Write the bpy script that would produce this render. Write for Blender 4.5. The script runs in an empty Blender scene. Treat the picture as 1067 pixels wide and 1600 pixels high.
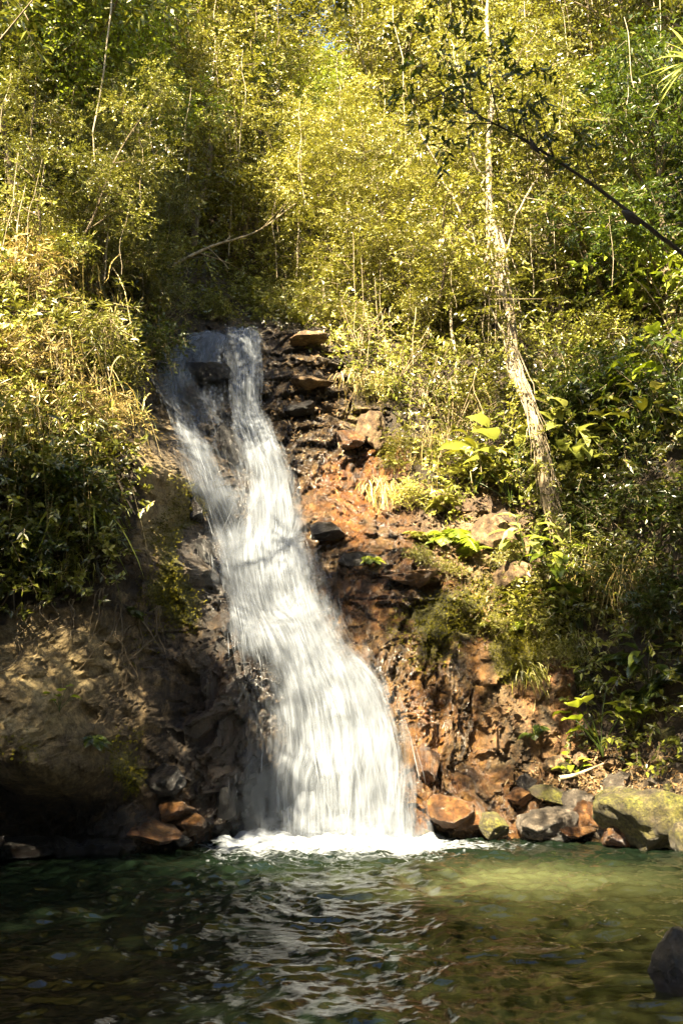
import bpy, bmesh, math, random
import numpy as np
from mathutils import Vector, Matrix

# ------------------------------------------------------------------ camera, sky, sun, exposure
scene = bpy.context.scene
COL = scene.collection
R = math.radians
CAM_Z = 1.6
PITCH = R(11.7)
FPX = 1504.0                       # focal length in pixels of the 1067 x 1600 photograph
cam_d = bpy.data.cameras.new("camera")
cam_d.sensor_fit = 'VERTICAL'
cam_d.sensor_height = 36.0
cam_d.lens = 36.0 * FPX / 1600.0
cam_d.clip_end = 500.0
cam = bpy.data.objects.new("camera", cam_d)
COL.objects.link(cam)
cam.location = (0, 0, CAM_Z)
cam.rotation_euler = (math.pi / 2 + PITCH, 0, 0)
scene.camera = cam

SUN = Vector((-0.30, -0.62, 0.76)).normalized()       # towards the sun
SUN_EL = math.asin(SUN.z)
SUN_ROT = math.atan2(SUN.x, SUN.y)
world = bpy.data.worlds.new("World")
scene.world = world
world.use_nodes = True
wn = world.node_tree.nodes
wl = world.node_tree.links
wn.clear()
sky = wn.new("ShaderNodeTexSky")
sky.sky_type = 'NISHITA'
sky.sun_disc = False
sky.sun_elevation = SUN_EL
sky.sun_rotation = SUN_ROT
sky.dust_density = 1.2
sky.ozone_density = 0.3
bg = wn.new("ShaderNodeBackground")
bg.inputs[1].default_value = 0.05
wo = wn.new("ShaderNodeOutputWorld")
wl.new(sky.outputs[0], bg.inputs[0])
wl.new(bg.outputs[0], wo.inputs[0])

sun_d = bpy.data.lights.new("sun", 'SUN')
sun_d.energy = 5.0
sun_d.angle = R(0.5)
sun_d.color = (1.0, 0.845, 0.58)
sun = bpy.data.objects.new("sun", sun_d)
COL.objects.link(sun)
sun.rotation_euler = SUN.to_track_quat('Z', 'Y').to_euler()
sun.location = SUN * 60

scene.view_settings.view_transform = 'Standard'
scene.view_settings.look = 'None'
scene.view_settings.gamma = 1.0
scene.view_settings.exposure = 3.45
try:
    scene.cycles.use_denoising = True
    scene.cycles.max_bounces = 7
    scene.cycles.diffuse_bounces = 2
    scene.cycles.glossy_bounces = 3
    scene.cycles.transmission_bounces = 4
    scene.cycles.transparent_max_bounces = 40
    scene.cycles.sample_clamp_indirect = 6.0
except Exception:
    pass

CT, ST = math.cos(PITCH), math.sin(PITCH)


def P(px, py, Y):
    """point of the place seen at a photograph pixel, at distance Y in front"""
    a = (px - 533.5) / FPX
    b = (800.0 - py) / FPX
    y = CT - b * ST
    z = ST + b * CT
    t = Y / y
    return np.array([a * t, Y, CAM_Z + z * t])


def proj(x, y, z):
    dz = z - CAM_Z
    d = y * CT + dz * ST
    d = np.maximum(d, 0.05)
    return 533.5 + FPX * x / d, 800.0 - FPX * (-y * ST + dz * CT) / d


# ------------------------------------------------------------------ numpy noise
def _h(ix, iy, iz, seed):
    n = (ix.astype(np.int64) * 374761393 + iy.astype(np.int64) * 668265263 + iz.astype(np.int64) * 2147483647 + seed * 974634721) & 0xFFFFFFFF
    n = ((n ^ (n >> 13)) * 1274126177) & 0xFFFFFFFF
    n = ((n ^ (n >> 16)) * 2246822519) & 0xFFFFFFFF
    n = n ^ (n >> 15)
    return (n & 0xFFFFFF) / float(0xFFFFFF)


def vnoise(x, y, z=None, seed=0):
    if z is None:
        z = np.zeros_like(x)
    x0, y0, z0 = np.floor(x), np.floor(y), np.floor(z)
    fx, fy, fz = x - x0, y - y0, z - z0
    fx, fy, fz = [f * f * f * (f * (f * 6 - 15) + 10) for f in (fx, fy, fz)]
    r = 0
    for i in (0, 1):
        for j in (0, 1):
            for k in (0, 1):
                w = (fx if i else 1 - fx) * (fy if j else 1 - fy) * (fz if k else 1 - fz)
                r = r + w * _h(x0 + i, y0 + j, z0 + k, seed)
    return r * 2 - 1


def fbm(x, y, z=None, seed=0, oct=4, gain=0.5):
    r, a, s = 0, 1.0, 1.0
    for o in range(oct):
        r = r + a * vnoise(x * s + 17.3 * o, y * s - 9.1 * o, None if z is None else z * s + 3.7 * o, seed + o)
        a *= gain
        s *= 2.03
    return r


def facet(x, z, cw, ch, seed):
    """random tilted plane per jittered cell: broken-rock relief; also returns distance to the crack"""
    gx, gz = x / cw, z / ch
    ix, iz = np.floor(gx), np.floor(gz)
    b1 = np.full(x.shape, 1e9)
    b2 = np.full(x.shape, 1e9)
    val = np.zeros(x.shape)
    zero = np.zeros_like(ix)
    for i in (-1, 0, 1):
        for j in (-1, 0, 1):
            cx, cz = ix + i, iz + j
            sx = cx + 0.1 + 0.8 * _h(cx, cz, zero, seed)
            sz = cz + 0.1 + 0.8 * _h(cx, cz, zero, seed + 1)
            dx, dz = gx - sx, gz - sz
            d = dx * dx + dz * dz
            o = _h(cx, cz, zero, seed + 2) * 2 - 1
            tx = _h(cx, cz, zero, seed + 3) * 2 - 1
            tz = _h(cx, cz, zero, seed + 4) * 2 - 1
            v = o * 0.6 + tx * dx * 0.9 + tz * dz * 0.9
            m = d < b1
            b2 = np.where(m, b1, np.minimum(b2, d))
            val = np.where(m, v, val)
            b1 = np.where(m, d, b1)
    return val, np.sqrt(b2) - np.sqrt(b1)


def in_poly(px, py, poly):
    r = np.zeros(px.shape, bool)
    n = len(poly)
    for i in range(n):
        x1, y1 = poly[i]
        x2, y2 = poly[(i + 1) % n]
        if y1 == y2:
            continue
        c = ((y1 > py) != (y2 > py)) & (px < (x2 - x1) * (py - y1) / (y2 - y1) + x1)
        r ^= c
    return r


def norm(v):
    return v / np.maximum(np.linalg.norm(v, axis=-1, keepdims=True), 1e-9)


# ------------------------------------------------------------------ mesh and object helpers
def mesh_np(name, V, faces, mats, attrs=None, smooth=False, mat_idx=None, uv=None):
    """faces: list of (n,k) index arrays; attrs: {name: (domain, array)}"""
    me = bpy.data.meshes.new(name)
    V = np.asarray(V, np.float32)
    faces = [np.asarray(f, np.int32) for f in faces if len(f)]
    loops = np.concatenate([f.ravel() for f in faces])
    sizes = np.concatenate([np.full(len(f), f.shape[1], np.int32) for f in faces])
    starts = np.concatenate([[0], np.cumsum(sizes)[:-1]]).astype(np.int32)
    me.vertices.add(len(V))
    me.vertices.foreach_set("co", V.ravel())
    me.loops.add(len(loops))
    me.loops.foreach_set("vertex_index", loops)
    me.polygons.add(len(sizes))
    me.polygons.foreach_set("loop_start", starts)
    if isinstance(mats, (list, tuple)):
        for m in mats:
            me.materials.append(m)
    else:
        me.materials.append(mats)
    if mat_idx is not None:
        me.polygons.foreach_set("material_index", np.asarray(mat_idx, np.int32))
    me.polygons.foreach_set("use_smooth", np.full(len(sizes), bool(smooth)))
    for k, (dom, arr) in (attrs or {}).items():
        a = me.attributes.new(k, 'FLOAT', dom)
        a.data.foreach_set("value", np.asarray(arr, np.float32).ravel())
    if uv is not None:
        l = me.uv_layers.new(name="UVMap")
        l.data.foreach_set("uv", np.asarray(uv, np.float32)[loops].ravel())
    me.update(calc_edges=True)
    return me


def link(name, me, parent=None, loc=None):
    o = bpy.data.objects.new(name, me)
    COL.objects.link(o)
    if parent is not None:
        o.parent = parent
    if loc is not None:
        o.location = [float(v) for v in loc]
    return o


def tag(o, label=None, cat=None, group=None, kind=None):
    if label:
        o["label"] = label
    if cat:
        o["category"] = cat
    if group:
        o["group"] = group
    if kind:
        o["kind"] = kind
    return o


def empty(name, loc=(0, 0, 0), rz=0.0):
    o = bpy.data.objects.new(name, None)
    o.empty_display_size = 0.2
    COL.objects.link(o)
    o.location = [float(v) for v in loc]
    o.rotation_euler = (0, 0, rz)
    return o


def copy_tree(o, parent=None):
    c = o.copy()
    COL.objects.link(c)
    c.parent = parent
    for ch in list(o.children):
        copy_tree(ch, c)
    return c


def grid_faces(nr, nc):
    i = np.arange(nr * nc).reshape(nr, nc)
    return np.stack([i[:-1, :-1], i[:-1, 1:], i[1:, 1:], i[1:, :-1]], -1).reshape(-1, 4)


class Geo:
    """collects vertices, quads and a value per face"""
    def __init__(s):
        s.V, s.F, s.A, s.M, s.n = [], [], [], [], 0

    def add(s, V, F, a=None, m=0):
        V = np.asarray(V, float).reshape(-1, 3)
        F = np.asarray(F, int).reshape(-1, 4)
        s.V.append(V)
        s.F.append(F + s.n)
        s.A.append(np.full(len(F), 0.5) if a is None else np.broadcast_to(np.asarray(a, float), (len(F),)))
        s.M.append(np.full(len(F), m, int))
        s.n += len(V)
        return s

    def mesh(s, name, mats, smooth=False):
        return mesh_np(name, np.concatenate(s.V), [np.concatenate(s.F)], mats,
                       {"rnd": ('FACE', np.concatenate(s.A))}, smooth, np.concatenate(s.M))


def tube(geo, pts, rad, sides=7, a=0.5, m=0, rough=0.0, rng=None):
    pts = np.asarray(pts, float)
    rad = np.broadcast_to(np.asarray(rad, float), (len(pts),))
    t = norm(np.gradient(pts, axis=0))
    ref = np.where(np.abs(t[:, 2:3]) > 0.9, np.array([[1.0, 0, 0]]), np.array([[0, 0, 1.0]]))
    u = norm(np.cross(t, ref))
    w = np.cross(t, u)
    ang = np.linspace(0, 2 * np.pi, sides, endpoint=False)
    rr = rad[:, None] * np.ones((1, sides))
    if rough and rng is not None:
        rr = rr * (1 + rough * rng.normal(size=rr.shape))
    V = pts[:, None, :] + rr[..., None] * (np.cos(ang)[None, :, None] * u[:, None, :] + np.sin(ang)[None, :, None] * w[:, None, :])
    n = len(pts)
    i = np.arange(n * sides).reshape(n, sides)
    j = np.roll(i, -1, 1)
    F = np.stack([i[:-1], j[:-1], j[1:], i[1:]], -1).reshape(-1, 4)
    geo.add(V, F, a, m)
    return geo


def curve(pts, n):
    """Catmull-Rom through pts"""
    p = np.asarray(pts, float)
    p = np.vstack([2 * p[0] - p[1], p, 2 * p[-1] - p[-2]])
    m = len(p) - 3
    t = np.linspace(0, m - 1e-6, n)
    i = t.astype(int)
    f = (t - i)[:, None]
    a, b, c, d = p[i], p[i + 1], p[i + 2], p[i + 3]
    return 0.5 * (2 * b + (c - a) * f + (2 * a - 5 * b + 4 * c - d) * f ** 2 + (3 * b - a - 3 * c + d) * f ** 3)


# ------------------------------------------------------------------ materials
def new_mat(name):
    m = bpy.data.materials.new(name)
    m.use_nodes = True
    nt = m.node_tree
    nt.nodes.clear()
    out = nt.nodes.new("ShaderNodeOutputMaterial")
    return m, nt, out


def N(nt, typ, **kw):
    n = nt.nodes.new(typ)
    for k, v in kw.items():
        setattr(n, k, v)
    return n


def attr(nt, name):
    n = N(nt, "ShaderNodeAttribute")
    n.attribute_name = name
    return n.outputs["Fac"]


def ramp(nt, fac, stops, interp='LINEAR'):
    n = N(nt, "ShaderNodeValToRGB")
    cr = n.color_ramp
    cr.interpolation = interp
    while len(cr.elements) < len(stops):
        cr.elements.new(0.5)
    for e, (p, c) in zip(cr.elements, stops):
        e.position = p
        e.color = (c, c, c, 1) if isinstance(c, (int, float)) else (*c, 1)
    nt.links.new(fac, n.inputs[0])
    return n.outputs[0]


def noise(nt, scale, detail=4, rough=0.55, vec=None, dist=0.0):
    n = N(nt, "ShaderNodeTexNoise")
    n.inputs["Scale"].default_value = scale
    n.inputs["Detail"].default_value = detail
    n.inputs["Roughness"].default_value = rough
    n.inputs["Distortion"].default_value = dist
    if vec is not None:
        nt.links.new(vec, n.inputs["Vector"])
    return n.outputs["Fac"]


def mixc(nt, fac, a, b, mode='MIX'):
    n = N(nt, "ShaderNodeMix", data_type='RGBA', blend_type=mode)
    for s, v in ((0, fac), (6, a), (7, b)):
        if hasattr(v, "links"):
            nt.links.new(v, n.inputs[s])
        elif isinstance(v, (int, float)):
            n.inputs[s].default_value = v
        else:
            n.inputs[s].default_value = (*v, 1)
    return n.outputs[2]


def math_(nt, op, a, b=None, clamp=False):
    n = N(nt, "ShaderNodeMath", operation=op, use_clamp=clamp)
    for s, v in ((0, a), (1, b)):
        if v is None:
            continue
        if hasattr(v, "links"):
            nt.links.new(v, n.inputs[s])
        else:
            n.inputs[s].default_value = v
    return n.outputs[0]


def geopos(nt):
    return N(nt, "ShaderNodeNewGeometry").outputs["Position"]


def objpos(nt):
    return N(nt, "ShaderNodeTexCoord").outputs["Object"]


def mapping(nt, vec, sc):
    n = N(nt, "ShaderNodeMapping")
    n.inputs["Scale"].default_value = sc
    nt.links.new(vec, n.inputs["Vector"])
    return n.outputs[0]


def leaf_mat(name, stops, trans=(0.25, 0.24, 0.02), tr=0.3, rough=0.42, spec=0.5, vary=0.5):
    m, nt, out = new_mat(name)
    c = ramp(nt, attr(nt, "rnd"), stops)
    oi = N(nt, "ShaderNodeObjectInfo")
    k = math_(nt, 'ADD', math_(nt, 'MULTIPLY', oi.outputs["Random"], vary), 1 - vary / 2)
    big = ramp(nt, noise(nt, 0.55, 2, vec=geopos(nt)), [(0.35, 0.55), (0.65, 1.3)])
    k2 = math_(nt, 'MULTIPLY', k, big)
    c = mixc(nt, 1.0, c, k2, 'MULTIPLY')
    b = N(nt, "ShaderNodeBsdfPrincipled")
    nt.links.new(c, b.inputs["Base Color"])
    b.inputs["Roughness"].default_value = rough
    b.inputs["Specular IOR Level"].default_value = spec
    t = N(nt, "ShaderNodeBsdfTranslucent")
    tc = mixc(nt, 0.5, c, trans)
    nt.links.new(tc, t.inputs[0])
    mx = N(nt, "ShaderNodeMixShader")
    mx.inputs[0].default_value = tr
    nt.links.new(b.outputs[0], mx.inputs[1])
    nt.links.new(t.outputs[0], mx.inputs[2])
    nt.links.new(mx.outputs[0], out.inputs[0])
    return m


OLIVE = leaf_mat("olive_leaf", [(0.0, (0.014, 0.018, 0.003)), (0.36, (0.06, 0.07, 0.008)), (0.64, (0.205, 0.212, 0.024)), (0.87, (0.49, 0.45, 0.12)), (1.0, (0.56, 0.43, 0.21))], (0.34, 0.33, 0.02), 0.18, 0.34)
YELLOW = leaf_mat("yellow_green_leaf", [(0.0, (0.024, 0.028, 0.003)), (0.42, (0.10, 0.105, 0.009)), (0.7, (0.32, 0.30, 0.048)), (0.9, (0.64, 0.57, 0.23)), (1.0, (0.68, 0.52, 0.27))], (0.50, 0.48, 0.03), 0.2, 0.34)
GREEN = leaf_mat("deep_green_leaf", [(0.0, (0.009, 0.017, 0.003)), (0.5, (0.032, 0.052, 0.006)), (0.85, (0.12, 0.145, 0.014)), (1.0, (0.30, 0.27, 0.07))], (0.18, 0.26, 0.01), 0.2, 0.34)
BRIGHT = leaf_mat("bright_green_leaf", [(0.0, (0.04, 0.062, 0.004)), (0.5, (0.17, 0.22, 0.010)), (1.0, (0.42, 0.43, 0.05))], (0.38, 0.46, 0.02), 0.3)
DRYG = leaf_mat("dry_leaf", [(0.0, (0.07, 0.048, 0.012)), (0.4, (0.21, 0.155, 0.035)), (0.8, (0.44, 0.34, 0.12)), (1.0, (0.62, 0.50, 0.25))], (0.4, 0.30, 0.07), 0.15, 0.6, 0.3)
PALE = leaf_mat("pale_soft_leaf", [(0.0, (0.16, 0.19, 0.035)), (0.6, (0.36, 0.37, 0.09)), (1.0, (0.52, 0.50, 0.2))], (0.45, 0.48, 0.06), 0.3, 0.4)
MOSSM = leaf_mat("moss_leaf", [(0.0, (0.03, 0.032, 0.002)), (0.6, (0.12, 0.11, 0.006)), (1.0, (0.24, 0.20, 0.02))], (0.25, 0.25, 0.02), 0.2, 0.8, 0.1)


def bark_mat(name, c1, c2, c3):
    m, nt, out = new_mat(name)
    p = objpos(nt)
    f = noise(nt, 3.0, 6, 0.65, mapping(nt, p, (3, 3, 0.7)))
    c = ramp(nt, f, [(0.3, c1), (0.5, c2), (0.72, c3)])
    g = noise(nt, 14, 4, 0.6, mapping(nt, p, (3, 3, 0.5)))
    c = mixc(nt, ramp(nt, g, [(0.4, 0.0), (0.7, 0.45)]), c, c1)
    b = N(nt, "ShaderNodeBsdfPrincipled")
    nt.links.new(c, b.inputs["Base Color"])
    b.inputs["Roughness"].default_value = 0.85
    bp = N(nt, "ShaderNodeBump")
    bp.inputs["Strength"].default_value = 0.6
    bp.inputs["Distance"].default_value = 0.03
    nt.links.new(g, bp.inputs["Height"])
    nt.links.new(bp.outputs[0], b.inputs["Normal"])
    nt.links.new(b.outputs[0], out.inputs[0])
    return m


BARK = bark_mat("brown_bark", (0.05, 0.035, 0.018), (0.13, 0.095, 0.05), (0.24, 0.19, 0.11))
PALEBARK = bark_mat("pale_bark", (0.13, 0.095, 0.05), (0.33, 0.27, 0.17), (0.5, 0.44, 0.32))
DARKBARK = bark_mat("dark_bark", (0.012, 0.009, 0.006), (0.03, 0.022, 0.013), (0.06, 0.045, 0.03))
TWIG = bark_mat("twig_bark", (0.09, 0.065, 0.03), (0.24, 0.185, 0.10), (0.44, 0.36, 0.22))
LEANBARK = bark_mat("flaking_bark", (0.07, 0.05, 0.026), (0.30, 0.235, 0.14), (0.54, 0.46, 0.32))


def N_col(nt, scale, p):
    n = N(nt, "ShaderNodeTexNoise")
    n.inputs["Scale"].default_value = scale
    nt.links.new(p, n.inputs["Vector"])
    return n.outputs["Color"]


def rock_mat(name, terrain=False, tan=(0.27, 0.19, 0.09), mid=(0.12, 0.08, 0.04), dark=(0.035, 0.024, 0.015), orange=0.0, moss=0.0, wet=0.0):
    m, nt, out = new_mat(name)
    p = geopos(nt) if terrain else objpos(nt)
    f = noise(nt, 1.3, 8, 0.66, p, 0.4)
    c = ramp(nt, f, [(0.36, dark), (0.5, mid), (0.64, tan)])
    vb = N(nt, "ShaderNodeTexVoronoi")
    vb.inputs["Scale"].default_value = 2.6
    nt.links.new(mixc(nt, 0.12, mapping(nt, p, (1, 1, 1.5)), N_col(nt, 3.0, p)), vb.inputs["Vector"])
    sb = N(nt, "ShaderNodeSeparateColor")
    nt.links.new(vb.outputs["Color"], sb.inputs[0])
    c = mixc(nt, 1.0, c, ramp(nt, sb.outputs[0], [(0.0, 0.5), (1.0, 1.35)]), 'MULTIPLY')
    f2 = noise(nt, 9.0, 7, 0.75, p)
    c = mixc(nt, ramp(nt, f2, [(0.38, 0.85), (0.58, 0.0)]), c, dark)
    stk = noise(nt, 1.0, 6, 0.7, mapping(nt, p, (7, 7, 0.7)), 0.3)
    c = mixc(nt, ramp(nt, stk, [(0.40, 0.8), (0.56, 0.0)]), c, dark)
    pale = noise(nt, 4.4, 8, 0.74, mapping(nt, p, (1.2, 1.2, 0.8)))
    c = mixc(nt, ramp(nt, pale, [(0.53, 0.0), (0.66, 0.65)]), c, tuple(min(1, v * 1.7) for v in tan))
    # iron stain
    of = noise(nt, 2.2, 7, 0.65, mapping(nt, p, (1, 1, 0.45)), 0.5)
    oc = ramp(nt, noise(nt, 7.0, 5, 0.6, p), [(0.3, (0.12, 0.042, 0.012)), (0.5, (0.32, 0.13, 0.03)), (0.7, (0.50, 0.28, 0.08))])
    oa = attr(nt, "iron") if terrain else orange
    om = ramp(nt, of, [(0.36, 0.0), (0.56, 1.0)])
    c = mixc(nt, math_(nt, 'MULTIPLY', om, oa, True), c, oc)
    # moss
    geo = N(nt, "ShaderNodeNewGeometry")
    sep = N(nt, "ShaderNodeSeparateXYZ")
    nt.links.new(geo.outputs["Normal"], sep.inputs[0])
    mf = noise(nt, 2.6, 6, 0.7, p)
    ma = attr(nt, "moss") if terrain else moss
    up = math_(nt, 'ADD', math_(nt, 'MULTIPLY', sep.outputs[2], 0.35), 0.55)
    mm = math_(nt, 'MULTIPLY', math_(nt, 'ADD', math_(nt, 'MULTIPLY', mf, 1.6), -0.75), up)
    mm = math_(nt, 'ADD', mm, math_(nt, 'MULTIPLY', ma, 1.3))
    mm = math_(nt, 'MULTIPLY', ramp(nt, mm, [(0.62, 0.0), (0.85, 1.0)]), math_(nt, 'MULTIPLY', ma, 4.0, True))
    mc = ramp(nt, noise(nt, 30.0, 4, 0.6, p), [(0.3, (0.035, 0.035, 0.004)), (0.55, (0.12, 0.115, 0.012)), (0.75, (0.2, 0.18, 0.03))])
    c = mixc(nt, mm, c, mc)
    # pale rock, painted shade and soil
    if terrain:
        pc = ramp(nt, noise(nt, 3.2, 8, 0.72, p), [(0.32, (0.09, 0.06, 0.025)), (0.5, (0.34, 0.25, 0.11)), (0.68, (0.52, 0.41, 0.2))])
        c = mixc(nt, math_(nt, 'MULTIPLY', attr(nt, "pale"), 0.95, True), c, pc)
        c = mixc(nt, math_(nt, 'MULTIPLY', attr(nt, "shade_dark"), 0.85, True), c, mixc(nt, 1.0, c, (0.16, 0.13, 0.11), 'MULTIPLY'))
        sc = ramp(nt, noise(nt, 5.0, 6, 0.7, p), [(0.3, (0.02, 0.014, 0.007)), (0.6, (0.06, 0.04, 0.018)), (0.8, (0.10, 0.07, 0.03))])
        c = mixc(nt, attr(nt, "soil"), c, sc)
    det = noise(nt, 15.0, 9, 0.8, p, 0.2)
    c = mixc(nt, 1.0, c, ramp(nt, det, [(0.36, 0.4), (0.51, 1.0), (0.64, 1.45)]), 'MULTIPLY')
    zs = N(nt, "ShaderNodeSeparateXYZ")
    nt.links.new(geopos(nt), zs.inputs[0])
    zz = math_(nt, 'ADD', zs.outputs[2], math_(nt, 'MULTIPLY', noise(nt, 5.0, 3, 0.5, geopos(nt)), -0.22))
    band = ramp(nt, zz, [(0.0, 1.0), (0.07, 0.0)])
    b = N(nt, "ShaderNodeBsdfPrincipled")
    wa = math_(nt, 'MAXIMUM', band, attr(nt, "wet") if terrain else wet)
    c = mixc(nt, math_(nt, 'MULTIPLY', wa, 0.62, True), c, mixc(nt, 1.0, c, (0.30, 0.26, 0.23), 'MULTIPLY'))
    nt.links.new(c, b.inputs["Base Color"])
    wr = ramp(nt, noise(nt, 4.0, 5, 0.6, p), [(0.35, 0.75), (0.6, 1.0)])
    wr = math_(nt, 'MULTIPLY', wr, wa, True)
    wr = math_(nt, 'MULTIPLY', wr, math_(nt, 'SUBTRACT', 1.0, mm))
    rg = math_(nt, 'SUBTRACT', 0.85, math_(nt, 'MULTIPLY', wr, 0.72))
    nt.links.new(rg, b.inputs["Roughness"])
    nt.links.new(math_(nt, 'MULTIPLY', wr, 0.75), b.inputs["Coat Weight"])
    b.inputs["Coat Roughness"].default_value = 0.16
    hb = math_(nt, 'ADD', math_(nt, 'MULTIPLY', noise(nt, 30.0, 8, 0.8, p), 0.9), math_(nt, 'MULTIPLY', noise(nt, 5.0, 9, 0.72, mapping(nt, p, (1, 1, 0.7)), 0.3), 1.3))
    bp = N(nt, "ShaderNodeBump")
    bp.inputs["Strength"].default_value = 1.0
    bp.inputs["Distance"].default_value = 0.09
    nt.links.new(hb, bp.inputs["Height"])
    nt.links.new(bp.outputs[0], b.inputs["Normal"])
    nt.links.new(bp.outputs[0], b.inputs["Coat Normal"])
    nt.links.new(b.outputs[0], out.inputs[0])
    return m


ROCK = rock_mat("cliff_rock", True)

# ------------------------------------------------------------------ terrain: one sheet y(x, z) from the pool to the crest of the hill
CTRL = [
    # left cliff
    (0, 1335, 11.6), (60, 1262, 11.9), (110, 1255, 11.9), (-60, 1262, 11.6), (60, 1218, 10.2), (0, 1216, 10.15), (60, 1100, 10.3), (0, 1040, 10.5), (10, 965, 10.9), (100, 1300, 11.5),
    (115, 1212, 10.6), (130, 1010, 11.2), (130, 1140, 10.8), (165, 1240, 11.4), (180, 1330, 11.5), (165, 1120, 11.35),
    (200, 1200, 11.5), (200, 1000, 11.7), (200, 850, 11.7), (215, 720, 12.0), (240, 1330, 11.7), (300, 1310, 12.15),
    (300, 1200, 12.25), (300, 1050, 12.3), (285, 900, 12.45), (258, 760, 12.8), (345, 1310, 12.8), (362, 1200, 12.75),
    (362, 1050, 12.7), (325, 940, 13.1), (310, 820, 13.9), (60, 850, 11.2), (60, 700, 11.6), (60, 550, 12.4), (60, 450, 13.2),
    (180, 550, 13.7), (170, 650, 13.0), (240, 555, 15.2), (230, 640, 14.4), (-150, 1300, 10.2), (-150, 1050, 9.8), (-150, 800, 10.2), (-150, 500, 11.8),
    # bed of the waterfall
    (395, 1305, 13.55), (500, 1305, 13.6), (620, 1300, 13.4), (500, 1100, 14.05), (420, 1100, 13.6), (570, 1090, 13.95), (430, 950, 14.45),
    (390, 850, 15.0), (470, 880, 14.8), (370, 750, 15.6), (440, 700, 16.0), (310, 650, 15.9), (300, 600, 16.3), (400, 640, 16.6),
    (330, 545, 17.0), (400, 530, 17.3), (285, 560, 16.6),
    # right rocks
    (660, 1300, 13.15), (720, 1295, 13.15), (790, 1290, 13.2), (870, 1250, 13.5), (960, 1200, 13.5),
    (600, 1030, 13.75), (700, 1040, 13.65), (800, 1050, 13.7), (880, 1080, 13.95), (560, 960, 14.2), (620, 950, 13.95), (700, 955, 14.05),
    (760, 960, 14.25), (545, 850, 14.75), (620, 860, 14.5), (690, 880, 14.6), (510, 800, 15.4), (600, 800, 15.7), (560, 700, 16.2),
    (480, 640, 16.6), (500, 560, 17.1), (460, 530, 17.6), (580, 640, 16.5), (750, 830, 15.3), (850, 850, 15.1), (950, 950, 14.4),
    (1050, 1000, 13.5), (1060, 1150, 13.0), (1060, 1330, 11.9), (950, 1325, 12.35), (880, 1320, 12.8), (960, 1120, 13.8),
    (1250, 1350, 9.5), (1250, 1100, 10.5), (1250, 800, 11.5), (1250, 500, 13.5),
    (700, 700, 16.6), (850, 700, 16.0), (1000, 700, 14.8), (600, 550, 18.0), (800, 550, 18.0), (1000, 550, 16.5),
    # forest slope
    (350, 500, 19.0), (425, 495, 21.5), (500, 490, 19.5), (200, 400, 16.5), (50, 350, 14.6), (300, 400, 20.0),
    (500, 400, 24), (800, 400, 21.5), (1000, 400, 19), (500, 300, 29), (800, 250, 27), (1000, 250, 24), (200, 250, 20.5), (50, 230, 17.5),
    (500, 185, 44), (505, 140, 62), (520, 90, 90), (350, 250, 27), (800, 100, 35), (1000, 100, 32), (200, 100, 27), (50, 100, 24), (350, 150, 34), (650, 180, 35),
    (-250, 300, 13), (-250, 100, 20), (1350, 300, 17), (1350, 100, 26), (200, -50, 38), (0, -50, 36), (800, -50, 46), (1000, -50, 44), (1300, -50, 40),
]
cp = np.array([P(*c) for c in CTRL])
extra = []
for c in cp:                                   # continue the foot of the walls below the water
    if c[2] < 0.45:
        extra.append([c[0], c[1] - 0.25, -1.2])
cp = np.vstack([cp, extra])


def rbf_fit(p, v, smooth=0.02):
    d = np.linalg.norm(p[:, None] - p[None], axis=-1)
    n = len(p)
    A = np.zeros((n + 3, n + 3))
    A[:n, :n] = d - smooth * np.eye(n)
    A[:n, n] = 1
    A[:n, n + 1:] = p
    A[n, :n] = 1
    A[n + 1:, :n] = p.T
    return np.linalg.solve(A, np.concatenate([v, np.zeros(3)]))


_q = cp[:, [0, 2]]
_w = rbf_fit(_q, cp[:, 1])


def base_depth(x, z):
    r = _w[len(_q)] + _w[len(_q) + 1] * x + _w[len(_q) + 2] * z
    for i in range(len(_q)):
        r = r + _w[i] * np.sqrt((x - _q[i, 0]) ** 2 + (z - _q[i, 1]) ** 2 + 0.02)
    return r


def spaced(lo, f0, f1, hi, fine, coarse):
    a = [f0]
    s = fine
    while a[-1] > lo:
        s = min(coarse, s * 1.06)
        a.append(a[-1] - s)
    b = [f1]
    s = fine
    while b[-1] < hi:
        s = min(coarse, s * 1.06)
        b.append(b[-1] + s)
    return np.array(a[::-1][:-1] + list(np.arange(f0, f1, fine)) + b)


GX = spaced(-22, -4.9, 5.6, 24, 0.028, 0.35)
GZ = spaced(-1.3, -0.15, 8.9, 42, 0.028, 0.35)
XX, ZZ = np.meshgrid(GX, GZ)
xf, zf = XX.ravel(), ZZ.ravel()
Yb = base_depth(xf, zf)
pxv, pyv = proj(xf, np.clip(Yb, 5, 80), zf)

ROCK_POLY = [(205, 700), (225, 640), (250, 560), (300, 515), (350, 508), (435, 512), (515, 520), (545, 560), (550, 640), (610, 640), (620, 750),
             (700, 800), (760, 800), (830, 850), (800, 930), (880, 960), (900, 1080), (900, 1180), (1067, 1190), (1300, 1220), (1300, 1700), (-500, 1700),
             (-500, 960), (0, 960), (90, 930), (150, 900), (215, 830)]
rockm = in_poly(pxv, pyv, ROCK_POLY).astype(float)
# soften the edge of the rock with noise
jx = pxv + 28 * fbm(xf * 1.3, zf * 1.3, seed=3, oct=3)
jy = pyv + 28 * fbm(xf * 1.3, zf * 1.3, seed=8, oct=3)
rockj = in_poly(jx, jy, ROCK_POLY).astype(float)


def blob(cx, cy, rx, ry, p=2.0):
    return np.exp(-(((jx - cx) / rx) ** 2 + ((jy - cy) / ry) ** 2) ** (p / 2))


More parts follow.
